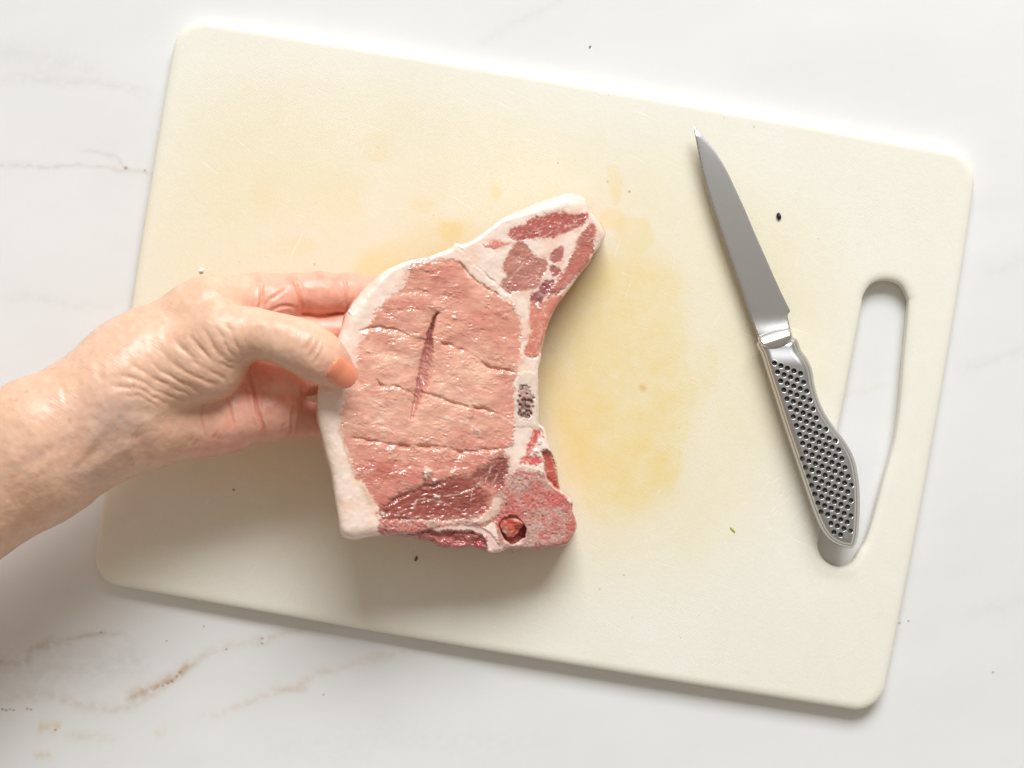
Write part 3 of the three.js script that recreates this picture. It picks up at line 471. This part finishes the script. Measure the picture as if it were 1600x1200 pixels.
    hgt[k] = z; cr[3 * k] = c[0]; cr[3 * k + 1] = c[1]; cr[3 * k + 2] = c[2]; rid[k] = id;
  }
  const at = (u, v) => [clamp(u - fx0, 0, nx - 1.001), clamp(v - fy0, 0, ny - 1.001)];
  const relief = (u, v) => { const [x, y] = at(u, v), i = Math.floor(x), j = Math.floor(y), a = x - i, b = y - j, k = j * nx + i; return (hgt[k] * (1 - a) + hgt[k + 1] * a) * (1 - b) + (hgt[k + nx] * (1 - a) + hgt[k + nx + 1] * a) * b; };
  const colour = (u, v) => { const [x, y] = at(u, v), k = 3 * (Math.round(y) * nx + Math.round(x)); return [cr[k], cr[k + 1], cr[k + 2]]; };
  const origin = W(720, 600, 0);
  const soft = (u, v) => { const s = sstep(640, 560, u) + sstep(350, 320, v); return lerp(7, 20, clamp(s)); };
  const parts = gridSolid({
    poly: outline, step: 1, origin, wallRows: 8,
    height: (u, v, d) => { const R = soft(u, v), t = clamp(1 - d / R); return chopTop(u) + relief(u, v) - (R / S * 0.75) * (1 - Math.sqrt(1 - t * t * 0.985)); },
    under: (u, v, d) => chopTop(u) - THICK + 0.003 * Math.pow(clamp(1 - d / 16), 2) + 0.0004 * f2(u / 14, v / 14, 120),
    bulge: (u, v, f) => 3.2 * Math.sin(Math.PI * f) * f2(u / 15, v / 15 + f * 2, 121) + 2.2 * Math.sin(Math.PI * f) - 3 * f,
    region: (u, v) => { const [x, y] = at(u, v); return ids[rid[Math.round(y) * nx + Math.round(x)]]; },
    wallRegion: (u, v) => (u < 600 || (v < 392 && u < 915)) ? 'fat_cap' : v > 765 ? 'backbone' : 'rib_muscle',
    color: (u, v) => colour(u, v),
    wallColor: (u, v, f) => { const fat = (u < 600 || (v < 392 && u < 915)), g = f2(u / 10 + f * 3, v / 10 + f * 4, 122), q = fat ? C(232, 200, 184) : v > 765 ? C(196, 118, 112) : C(202, 110, 94), t = clamp(f * 4); return colour(u, v).map((x, m) => lerp(x, q[m] * (1 + 0.2 * g), t)); },
  });
  const chop = thing('pork_chop', origin, 'raw bone-in pork chop with white fat rim and scored pink meat', 'meat');
  const wetFilm = dataTex(256, 256, (i, j) => { const v = 128 + 110 * f2(i / 7, j / 5, 130); return [v, v, v]; }); wetFilm.repeat.set(60, 60);
  const skin = (rough, coat) => new THREE.MeshPhysicalMaterial({ vertexColors: true, roughness: rough, clearcoat: coat, clearcoatRoughness: 0.1, specularIntensity: 0.8 });
  const mats = { fat_cap: skin(0.34, 0.6), loin_muscle: skin(0.36, 1), dark_muscle: skin(0.36, 0.9), backbone: skin(0.5, 0.4), cartilage: skin(0.4, 0.4), lower_flap: skin(0.35, 0.7), rib_muscle: skin(0.34, 0.9), rib_bone: skin(0.45, 0.3), bone_marrow: skin(0.5, 0.4) };
  const words = { fat_cap: 'thick creamy white rim of fat', loin_muscle: 'pale pink eye of meat scored with a grid of cuts', dark_muscle: 'deep rose marbled muscle beside the bone', backbone: 'sawn reddish speckled backbone', rib_muscle: 'red and brown muscle along the rib', rib_bone: 'pale grey sawn rib bone', bone_marrow: 'dark porous marrow in the rib bone', lower_flap: 'purplish meat hanging under the edge', cartilage: 'pale cartilage band' };
  for (const [id, geo] of parts) mesh(id, geo, mats[id], chop).userData.label = words[id];
  // the cord in the spinal canal
  const cord = new THREE.IcosahedronGeometry(1, 5), cp = cord.attributes.position, cc = new Float32Array(cp.count * 3);
  for (let i = 0; i < cp.count; i++) {
    const x = cp.getX(i), y = cp.getY(i), z = cp.getZ(i), n = 1 + 0.5 * n3(x * 1.7 + 5, y * 1.7, z * 1.7) + 0.14 * n3(x * 5, y * 5, z * 5); cp.setXYZ(i, x * n * 19 / S, y * n * 0.0042, z * n * 18 / S);
    const t = sstep(-0.4, 0.5, n3(x * 2.2, y * 2.2 + 3, z * 2.2)), q = [0, 1, 2].map((m) => lerp(C(204, 96, 78)[m], C(234, 184, 164)[m], t)); cc.set(q, i * 3);
  }
  cord.setAttribute('color', new THREE.BufferAttribute(cc, 3)); cord.computeVertexNormals();
  const cm = mesh('spinal_cord', cord, skin(0.35, 0.5), chop), cw = W(798, 817, chopTop(801) - 0.0042); cm.position.set(cw[0] - origin[0], cw[1] - origin[1], cw[2] - origin[2]); cm.userData.label = 'glossy orange red lump inside the round bone hole';
}

// ---------------------------------------------------------------- hand and forearm
{
  const P = (x, y, h) => W(x, y, h);
  // bones: [group, a, b, ra, rb]
  const bones = [];
  const bone = (g, a, b, ra, rb) => { const A = P(...a), B = P(...b), d = [B[0] - A[0], B[1] - A[1], B[2] - A[2]]; bones.push({ g, A, d, l2: d[0] * d[0] + d[1] * d[1] + d[2] * d[2], ra, dr: rb - ra }); };
  // forearm (two bones and flesh)
  bone('arm', [-330, 905, 0.070], [62, 680, 0.060], 0.0285, 0.0215); bone('arm', [-330, 980, 0.066], [70, 730, 0.055], 0.0270, 0.0200); bone('arm', [-330, 935, 0.060], [60, 705, 0.052], 0.0270, 0.0200);
  bone('arm', [62, 680, 0.060], [170, 618, 0.055], 0.0215, 0.0190); bone('arm', [70, 730, 0.055], [178, 672, 0.050], 0.0200, 0.0168); bone('arm', [60, 705, 0.054], [190, 635, 0.047], 0.0200, 0.0185);
  // palm: metacarpals
  bone('palm', [170, 618, 0.055], [232, 565, 0.046], 0.0190, 0.0185); bone('palm', [178, 668, 0.050], [240, 650, 0.040], 0.0166, 0.0155);
  bone('palm', [215, 560, 0.049], [330, 492, 0.047], 0.0180, 0.0145); bone('palm', [320, 495, 0.046], [398, 468, 0.0345], 0.0145, 0.0112);
  bone('palm', [225, 590, 0.040], [425, 528, 0.030], 0.0150, 0.0118); bone('palm', [225, 625, 0.038], [437, 590, 0.0345], 0.0150, 0.0108); bone('palm', [228, 660, 0.040], [420, 648, 0.0395], 0.0150, 0.0098);
  bone('palm', [262, 664, 0.041], [350, 658, 0.0415], 0.0142, 0.0124); bone('pad', [400, 648, 0.0435], [434, 646, 0.0425], 0.0098, 0.0096); bone('pad', [434, 604, 0.0400], [448, 597, 0.0390], 0.0092, 0.0090); bone('pad', [425, 470, 0.036], [440, 466, 0.034], 0.0096, 0.0092); bone('pad', [440, 540, 0.032], [448, 532, 0.031], 0.0095, 0.0095);
  // thenar and thumb
  bone('thumb', [215, 590, 0.051], [345, 523, 0.0600], 0.0178, 0.0122); bone('thumb', [248, 600, 0.051], [328, 570, 0.0555], 0.0156, 0.0146); bone('thumb', [326, 566, 0.0555], [364, 536, 0.0605], 0.0142, 0.0100);
  bone('thumb', [345, 523, 0.0600], [400, 520, 0.0632], 0.0122, 0.0089); bone('thumb', [400, 520, 0.0632], [440, 530, 0.0648], 0.0089, 0.0087); bone('thumb', [440, 530, 0.0648], [474, 542, 0.0650], 0.0087, 0.0096); bone('thumb', [474, 542, 0.0650], [503, 561, 0.0632], 0.0096, 0.0091); bone('thumb', [503, 561, 0.0632], [524, 578, 0.0602], 0.0091, 0.0073);
  // fingers
  const finger = (g, pts) => { for (let i = 0; i + 1 < pts.length; i++) bone(g, pts[i].slice(0, 3), pts[i + 1].slice(0, 3), pts[i][3], pts[i + 1][3]); };
  finger('f1', [[400, 467, 0.0330, 0.0102], [460, 459, 0.0295, 0.0084], [500, 458, 0.0275, 0.0087], [545, 458, 0.0236, 0.0081], [595, 461, 0.0190, 0.0080], [640, 466, 0.0152, 0.0072]]);
  finger('f2', [[428, 528, 0.0305, 0.0100], [475, 521, 0.0262, 0.0082], [550, 519, 0.0222, 0.0081], [610, 517, 0.0178, 0.0080], [655, 520, 0.0140, 0.0072]]);
  finger('f3', [[438, 590, 0.0350, 0.0096], [475, 588, 0.0300, 0.0080], [550, 588, 0.0226, 0.0080], [600, 590, 0.0186, 0.0078], [645, 592, 0.0148, 0.0070]]);
  finger('f4', [[424, 649, 0.0385, 0.0090], [462, 654, 0.0340, 0.0077], [515, 656, 0.0268, 0.0076], [560, 656, 0.0222, 0.0072], [600, 656, 0.0190, 0.0064]]);
  const smin = (a, b, k) => { const h = Math.max(k - Math.abs(a - b), 0) / k; return Math.min(a, b) - h * h * k * 0.25; };
  const order = ['arm', 'palm', 'pad', 'thumb', 'f1', 'f2', 'f3', 'f4'], inner = { arm: 0.012, palm: 0.010, pad: 0.002, thumb: 0.006, f1: 0.003, f2: 0.003, f3: 0.003, f4: 0.003 };
  const lists = order.map((g) => bones.filter((b) => b.g === g));
  const val = new Float64Array(order.length);
  const kx0 = P(205, 600, 0.05)[0], kx1 = P(300, 600, 0.05)[0];
  function sdf(x, y, z) {
    for (let q = 0; q < order.length; q++) {
      let d = 1; const k = inner[order[q]];
      for (const b of lists[q]) {
        const px = x - b.A[0], py = y - b.A[1], pz = z - b.A[2]; let t = (px * b.d[0] + py * b.d[1] + pz * b.d[2]) / b.l2; t = t < 0 ? 0 : t > 1 ? 1 : t;
        const ex = px - b.d[0] * t, ey = py - b.d[1] * t, ez = pz - b.d[2] * t, e = Math.sqrt(ex * ex + ey * ey + ez * ez) - b.ra - b.dr * t; d = d === 1 ? e : smin(d, e, k);
      }
      val[q] = d;
    }
    let p = smin(smin(val[0], val[1], 0.014), val[2], 0.006);
    const f = Math.min(smin(val[4], val[5], 0.0006), smin(val[6], val[7], 0.0006), smin(val[5], val[6], 0.0006));
    p = smin(p, f, 0.0030);
    const kk = 0.0026 + 0.011 * sstep(kx1, kx0, x); return smin(p, val[3], kk);
  }
  // surface nets, only in the blocks that the surface passes through
  const cell = 0.00072, lo = [...P(-215, 400, 0.0)], hi = [...P(690, 1010, 0.1)];
  lo[0] = P(-215, 600, 0.03)[0]; lo[1] = YB + 0.002; lo[2] = -0.055; hi[0] = -0.028; hi[1] = YB + 0.108; hi[2] = 0.125;
  const BL = 8, nb = [0, 1, 2].map((q) => Math.ceil((hi[q] - lo[q]) / cell / BL)), N = nb.map((n) => n * BL + 1), at = (i, j, k) => (k * N[1] + j) * N[0] + i;
  const F = new Float32Array(N[0] * N[1] * N[2]).fill(9), live = [], rad = cell * BL * 0.87 + 0.003;
  for (let c = 0; c < nb[2]; c++) for (let b = 0; b < nb[1]; b++) for (let a = 0; a < nb[0]; a++) if (Math.abs(sdf(lo[0] + (a + 0.5) * BL * cell, lo[1] + (b + 0.5) * BL * cell, lo[2] + (c + 0.5) * BL * cell)) < rad) live.push([a, b, c]);
  for (const [a, b, c] of live) for (let k = 0; k <= BL; k++) for (let j = 0; j <= BL; j++) for (let i = 0; i <= BL; i++) {
    const q = at(a * BL + i, b * BL + j, c * BL + k); if (F[q] === 9) F[q] = sdf(lo[0] + (a * BL + i) * cell, lo[1] + (b * BL + j) * cell, lo[2] + (c * BL + k) * cell);
  }
  const vid = new Int32Array(F.length).fill(-1), pos = [], cells = [];
  const corner = [[0, 0, 0], [1, 0, 0], [0, 1, 0], [1, 1, 0], [0, 0, 1], [1, 0, 1], [0, 1, 1], [1, 1, 1]], edges = [[0, 1], [2, 3], [4, 5], [6, 7], [0, 2], [1, 3], [4, 6], [5, 7], [0, 4], [1, 5], [2, 6], [3, 7]];
  for (const [a, b, c] of live) for (let k = 0; k < BL; k++) for (let j = 0; j < BL; j++) for (let i = 0; i < BL; i++) {
    const x = a * BL + i, y = b * BL + j, z = c * BL + k, v = corner.map((q) => F[at(x + q[0], y + q[1], z + q[2])]); let m = 0; for (let q = 0; q < 8; q++) if (v[q] < 0) m |= 1 << q;
    if (m === 0 || m === 255) continue;
    let s = [0, 0, 0], n = 0;
    for (const [p, q] of edges) if ((v[p] < 0) !== (v[q] < 0)) { const t = v[p] / (v[p] - v[q]); for (let w = 0; w < 3; w++) s[w] += corner[p][w] + (corner[q][w] - corner[p][w]) * t; n++; }
    vid[at(x, y, z)] = pos.length / 3; pos.push(lo[0] + (x + s[0] / n) * cell, lo[1] + (y + s[1] / n) * cell, lo[2] + (z + s[2] / n) * cell); cells.push(x, y, z);
  }
  const idx = [];
  for (let n = 0; n < cells.length; n += 3) {
    const x = cells[n], y = cells[n + 1], z = cells[n + 2], f0 = F[at(x, y, z)];
    const quad = (a, b, c, d, flip) => { if (a < 0 || b < 0 || c < 0 || d < 0) return; if (flip) idx.push(a, c, b, a, d, c); else idx.push(a, b, c, a, c, d); };
    if (y > 0 && z > 0 && (f0 < 0) !== (F[at(x + 1, y, z)] < 0)) quad(vid[at(x, y - 1, z - 1)], vid[at(x, y, z - 1)], vid[at(x, y, z)], vid[at(x, y - 1, z)], f0 >= 0);
    if (x > 0 && z > 0 && (f0 < 0) !== (F[at(x, y + 1, z)] < 0)) quad(vid[at(x - 1, y, z - 1)], vid[at(x - 1, y, z)], vid[at(x, y, z)], vid[at(x, y, z - 1)], f0 >= 0);
    if (x > 0 && y > 0 && (f0 < 0) !== (F[at(x, y, z + 1)] < 0)) quad(vid[at(x - 1, y - 1, z)], vid[at(x, y - 1, z)], vid[at(x, y, z)], vid[at(x - 1, y, z)], f0 >= 0);
  }
  const geo = new THREE.BufferGeometry(); geo.setAttribute('position', new THREE.Float32BufferAttribute(pos, 3)); geo.setIndex(flat([idx])); geo.computeVertexNormals();
  // folds and creases: line in plan, depth (m), half width (px), lowest and highest height over the board, redness
  const Z = [
    [[[190, 645], [215, 640], [245, 648]], 0.0006, 4.5, 0.035, 1, 0.1],
    // palm lines
    [[[319, 622], [315, 654], [322, 684]], 0.0005, 2.2, 0, 0.058, 0.5], [[[354, 606], [356, 628], [363, 654], [360, 676]], 0.0006, 2.2, 0, 0.058, 0.6], [[[388, 574], [393, 604], [401, 640], [409, 668], [413, 694]], 0.0011, 2.8, 0, 0.058, 1.0], [[[370, 600], [382, 612], [394, 616]], 0.0003, 1.8, 0, 0.058, 0.6], [[[459, 628], [457, 650], [454, 682]], 0.0008, 2.4, 0, 0.058, 0.6], [[[446, 660], [440, 680]], 0.0004, 2, 0, 0.058, 0.4],
    [[[470, 583], [473, 600], [471, 624]], 0.0009, 2.4, 0, 0.058, 0.7], [[[407, 436], [409, 466], [406, 486]], 0.0010, 2.6, 0, 0.058, 0.8], [[[409, 481], [432, 462], [452, 450]], 0.0007, 2.4, 0, 0.058, 0.5], [[[418, 490], [440, 478], [466, 482]], 0.0006, 2.4, 0, 0.058, 0.5], [[[458, 432], [466, 460], [473, 490]], 0.0011, 2.8, 0, 0.058, 1.0], [[[539, 426], [541, 460], [540, 494]], 0.0007, 2.2, 0, 0.058, 0.7], [[[533, 430], [534, 470]], 0.0003, 1.8, 0, 0.058, 0.4], [[[330, 690], [345, 670]], 0.0003, 2, 0, 0.058, 0.3], [[[300, 700], [312, 684]], 0.0003, 2, 0, 0.058, 0.3],
    // thumb joint
    [[[490, 520], [484, 536], [474, 552]], 0.0004, 2, 0.05, 1, 0.3], [[[499, 528], [493, 546], [482, 562]], 0.0005, 2.2, 0.05, 1, 0.3], [[[508, 538], [500, 555], [490, 570]], 0.0004, 2, 0.05, 1, 0.3], [[[478, 512], [472, 530], [464, 545]], 0.0003, 2, 0.05, 1, 0.2],
    // wrist
    [[[118, 742], [140, 712], [168, 682], [200, 655]], 0.0008, 4.5, 0.03, 1, 0.1], [[[138, 724], [170, 700], [205, 672]], 0.0007, 4.5, 0.03, 1, 0.1], [[[206, 662], [222, 690], [228, 726]], 0.0005, 6, 0, 0.07, 0.1], [[[128, 650], [128, 690], [122, 716]], 0.0006, 4.5, 0.03, 1, 0.1], [[[0, 748], [50, 716], [100, 690]], 0.0004, 5, 0.03, 1, 0.1], [[[150, 560], [158, 600]], 0.0003, 4, 0.03, 1, 0], [[[96, 596], [104, 640]], 0.0002, 4, 0.03, 1, 0],
  ].map(([p, z, w0, h0, h1, red]) => { const w = w0 * (w0 > 4 ? 1.9 : h0 > 0.025 ? 1.3 : 1.05), q = smooth(p, 4, false); return { p: q, z, w, h0, h1, red, b: bounds(q, w * 5) }; });
  // folds of skin over the ball of the thumb: sharp valleys along these lines, round ridges between them
  const folds = [[[372, 498], [384, 530], [392, 556]], [[352, 500], [368, 532], [378, 556]], [[334, 504], [352, 536], [366, 560]], [[314, 510], [332, 538], [350, 560], [374, 568]], [[292, 518], [312, 541], [334, 562], [366, 578]], [[270, 528], [290, 551], [314, 570], [352, 590]], [[246, 540], [266, 562], [290, 581], [334, 602]], [[224, 552], [244, 574], [268, 592], [316, 612]], [[204, 566], [228, 584], [256, 602], [300, 620]], [[186, 584], [216, 594], [244, 609], [284, 628]], [[172, 604], [206, 606], [236, 618], [266, 636]], [[164, 628], [198, 619], [228, 626], [250, 642]]].map((p) => smooth(p, 4, false));
  const foldZone = smooth([[176, 596], [226, 550], [286, 520], [345, 506], [380, 516], [388, 552], [366, 592], [322, 618], [262, 640], [186, 630]], 4);
  const n = pos.length / 3, nor = geo.attributes.normal.array, out = geo.attributes.position.array, col = new Float32Array(n * 3);
  const cA = C(228, 183, 153), cPink = C(238, 170, 147), cPale = C(236, 198, 172), cRed = C(224, 124, 96), cBlue = C(190, 164, 156);
  const blob = (u, v, x, y, rx, ry) => Math.exp(-Math.pow((u - x) / rx, 2) - Math.pow((v - y) / ry, 2));
  for (let i = 0; i < n; i++) {
    const x = pos[3 * i], y = pos[3 * i + 1], z = pos[3 * i + 2], h = y - YB, k = D / (D - h), u = 800 + x * S * k, v = 600 + z * S * k, ny = nor[3 * i + 1];
    let disp = 0.00025 * n3(x * 160, y * 160, z * 160) + 0.00010 * n3(x * 420, y * 420, z * 420) + 0.00005 * n3(x * 1000, y * 1000, z * 1000), red = 0;
    if (ny > -0.05) for (const c of Z) {
      if (h < c.h0 || h > c.h1 || u < c.b[0] || v < c.b[1] || u > c.b[2] || v > c.b[3]) continue;
      const [d, t] = sdLine(c.p, u + 3 * f2(u / 18, v / 18, 141), v + 3 * f2(u / 18, v / 18, 142)), e = sstep(0, 0.38, Math.min(t, 1 - t)), a = d / c.w, fade = sstep(-0.05, 0.25, ny);
      disp += fade * e * c.z * (c.h0 > 0.025 ? 0.72 : 0.85) * (-Math.exp(-a * a) + 0.45 * Math.exp(-Math.pow(a - 1.9, 2) * 1.2)); red = Math.max(red, c.red * e * Math.exp(-a * a * 0.8));
    }
    if (h > 0.042 && ny > 0 && u > 150 && u < 410 && v > 490 && v < 660) {
      const fu = u + 4 * f2(u / 22, v / 22, 151), fv = v + 4 * f2(u / 22, v / 22, 152), m = sstep(10, -22, sdPoly(foldZone, fu, fv));
      if (m > 0) {
        let a = 1e9, b = 1e9; for (const l of folds) { const d = sdLine(l, fu, fv)[0]; if (d < a) { b = a; a = d; } else if (d < b) b = d; }
        const t = 2 * a / (a + b + 1e-6), t2 = 1 - Math.abs(2 * t - 1), amp = (0.55 + 0.75 * f2(u / 26, v / 16, 153)) * m * sstep(0, 0.3, ny);
        disp += amp * (0.0011 * (Math.pow(t, 0.6) - 0.7) - 0.00030 * Math.pow(1 - t2, 3) * (t > 0.25 ? 1 : 0)); red = Math.max(red, 0.25 * m * Math.pow(1 - t, 3));
      }
    }
    // fine cross lines of the skin
    disp += 0.00005 * Math.sin((u * 0.55 - v * 0.84) * 1.35 + 2 * f2(u / 14, v / 14, 143)) * sstep(420, 300, u) * sstep(-0.3, 0.3, f2(u / 30, v / 30, 144));
    for (let q = 0; q < 3; q++) out[3 * i + q] += nor[3 * i + q] * disp;
    const palm = clamp(sstep(300, 400, u + (v - 600) * 0.35) * sstep(0.061, 0.053, h) + 0.75 * blob(u, v, 540, 590, 60, 40) + 0.35 * blob(u, v, 300, 680, 80, 40)), m1 = f2(u / 26, v / 26, 145), m2 = n3(x * 600, y * 600, z * 600), m3 = f2(u / 9, v / 9, 148);
    const wrist = clamp(0.55 * blob(u, v, 175, 668, 45, 50) + 0.5 * blob(u, v, 135, 745, 25, 20) + 0.2 * blob(u, v, 195, 640, 30, 30)) * clamp(0.8 + 0.7 * m3);
    const vein = Math.exp(-Math.pow(sdLine([[-20, 758], [50, 718], [104, 688]], u, v)[0] / 6, 2)) * 0.22, pal = 0.5 * sstep(0.1, 0.6, m1);
    for (let q = 0; q < 3; q++) {
      let c = lerp(cA[q], cPale[q], pal); c = lerp(c, cPink[q], palm * (0.8 + 0.2 * m3)); c = lerp(c, cRed[q], clamp(0.42 * red + (0.08 + palm * 0.22) * sstep(0.0, 0.6, f2(u / 20 + 4, v / 20, 146)))); c = lerp(c, cBlue[q], clamp(wrist + vein)); col[3 * i + q] = c * (1 + 0.05 * m2 + 0.045 * m3);
    }
    if (n3(x * 330 + 50, y * 330, z * 330) > 0.86 && u < 260) for (let q = 0; q < 3; q++) col[3 * i + q] = lerp(col[3 * i + q], C(206, 150, 116)[q], 0.5);
  }
  const base = [P(120, 680, 0)[0], YB, P(120, 680, 0)[2]];
  for (let i = 0; i < n; i++) for (let q = 0; q < 3; q++) out[3 * i + q] -= base[q];
  geo.setAttribute('color', new THREE.BufferAttribute(col, 3)); geo.computeVertexNormals(); planarUV(geo, 1 / 0.02, 1 / 0.02);
  const pores = dataTex(512, 512, (i, j) => { const a = i / 512 * 6.283, b = j / 512 * 6.283; let d = 9, ci = Math.floor(i / 16), cj = Math.floor(j / 16); for (let p = -1; p <= 1; p++) for (let q = -1; q <= 1; q++) { const X = (ci + p + 32) % 32, Y = (cj + q + 32) % 32; d = Math.min(d, Math.hypot((ci + p + hash(X, Y, 1)) * 16 - i, (cj + q + hash(X, Y, 2)) * 16 - j) / 16); } const v = 90 + 150 * clamp(1 - d * 1.1); return [v, v, v]; });
  const person = thing('person', base, 'bare forearm and hand with coral thumbnail pinching the edge of the chop', 'person');
  const body = mesh('hand_and_forearm', geo, new THREE.MeshPhysicalMaterial({ vertexColors: true, roughness: 0.42, specularIntensity: 0.85, bumpMap: pores, bumpScale: 0.00004, clearcoat: 0.2, clearcoatRoughness: 0.3 }), person);
  body.userData.label = 'bare light skin, palm up with thumb folded over';
  // painted thumbnail: a plate bent round the thumb's back
  const A = V(P(503, 561, 0.0632)), Bp = V(P(524, 578, 0.0602)), fwd = Bp.clone().sub(A).normalize(), upv = new THREE.Vector3(0.12, 1, -0.10), nrm = upv.sub(fwd.clone().multiplyScalar(upv.dot(fwd))).normalize(), side = new THREE.Vector3().crossVectors(fwd, nrm).normalize();
  const nl = 0.0134, nw = 0.0059, cen = V(P(523, 577, 0.0607)), gp = [], gi = [], NU = 28, NV = 18;
  const plate = (lift) => { const s = gp.length / 3; for (let a = 0; a <= NU; a++) for (let b = 0; b <= NV; b++) {
    const t = a / NU, sgn = b / NV * 2 - 1, round = t < 0.28 ? Math.sqrt(Math.max(0, 1 - Math.pow(1 - t / 0.28, 2))) : t > 0.5 ? Math.sqrt(Math.max(0, 1 - Math.pow((t - 0.5) / 0.5, 2.6))) : 1, wd = nw * (0.02 + 0.98 * round), ang = sgn * wd / 0.0078, R = 0.0100 + lift;
    const q = cen.clone().addScaledVector(fwd, (t - 0.42) * nl).addScaledVector(nrm, (R - 0.0078) + 0.0078 * Math.cos(ang) + 0.0011 * sstep(0.5, 0, t) + 0.0004 * Math.sin(t * 3) - 0.0022 * t * t).addScaledVector(side, 0.0078 * Math.sin(ang)); gp.push(q.x - base[0], q.y - base[1], q.z - base[2]); } return s; };
  const s1 = plate(0), s2 = plate(-0.0011), st = NV + 1;
  for (let a = 0; a < NU; a++) for (let b = 0; b < NV; b++) { const q = a * st + b; gi.push(s1 + q, s1 + q + 1, s1 + q + st, s1 + q + 1, s1 + q + st + 1, s1 + q + st); gi.push(s2 + q, s2 + q + st, s2 + q + 1, s2 + q + 1, s2 + q + st, s2 + q + st + 1); }
  for (let a = 0; a < NU; a++) for (const b of [0, NV]) { const q = a * st + b, w = [s1 + q, s1 + q + st, s2 + q, s2 + q + st]; if (b) gi.push(w[0], w[2], w[1], w[1], w[2], w[3]); else gi.push(w[0], w[1], w[2], w[1], w[3], w[2]); }
  for (let b = 0; b < NV; b++) for (const a of [0, NU]) { const q = a * st + b, w = [s1 + q, s1 + q + 1, s2 + q, s2 + q + 1]; if (a) gi.push(w[0], w[1], w[2], w[1], w[3], w[2]); else gi.push(w[0], w[2], w[1], w[1], w[2], w[3]); }
  const ng = new THREE.BufferGeometry(); ng.setAttribute('position', new THREE.Float32BufferAttribute(gp, 3)); ng.setIndex(gi); ng.computeVertexNormals();
  mesh('thumbnail', ng, new THREE.MeshPhysicalMaterial({ color: new THREE.Color(...C(244, 148, 112)), roughness: 0.25, clearcoat: 1, clearcoatRoughness: 0.12, side: THREE.DoubleSide }), person).userData.label = 'coral orange polished nail';
}

// ---------------------------------------------------------------- crumbs
{
  const R = rng(91);
  const crumb = (name, px, py, onTable, size, c, label, category, group) => {
    const g = new THREE.IcosahedronGeometry(1, 2), p = g.attributes.position, s = R() * 20;
    for (let i = 0; i < p.count; i++) { const x = p.getX(i), y = p.getY(i), z = p.getZ(i), n = 1 + 0.35 * n3(x * 1.6 + s, y * 1.6, z * 1.6) + 0.15 * n3(x * 4, y * 4 + s, z * 4); p.setXYZ(i, x * n * size[0] / S, Math.max(-0.75, y) * n * size[2] / S, z * n * size[1] / S); }
    g.computeVertexNormals(); const m = mesh(name, g, new THREE.MeshStandardMaterial({ color: new THREE.Color(...c), roughness: 0.6 }), scene), w = onTable ? Wt(px, py) : W(px, py, 0);
    m.position.set(w[0], w[1] + size[2] / S * 0.7, w[2]); m.rotation.y = R() * 3; return tag(m, label, category, group);
  };
  crumb('pepper_crumb', 1217, 338, false, [3.4, 5.2, 3], C(34, 28, 22), 'black pepper crumb on the board right of the knife blade', 'crumb');
  crumb('herb_fleck', 650, 873, false, [4.4, 2.2, 1], C(108, 104, 40), 'olive green herb fleck on the board below the chop', 'herb');
  crumb('herb_fleck', 1145, 828, false, [6, 1.6, 1], C(176, 184, 70), 'pale green herb fleck on the board left of the knife handle', 'herb');
  crumb('fat_crumb', 315, 423, false, [4.2, 3.4, 2], C(246, 240, 232), 'white fat crumb on the board above the wrist', 'crumb');
  crumb('dark_crumb', 922, 73, true, [2, 1.4, 1.2], C(110, 90, 76), 'tiny brown crumb on the marble behind the board', 'crumb');
}

renderer.render(scene, camera);
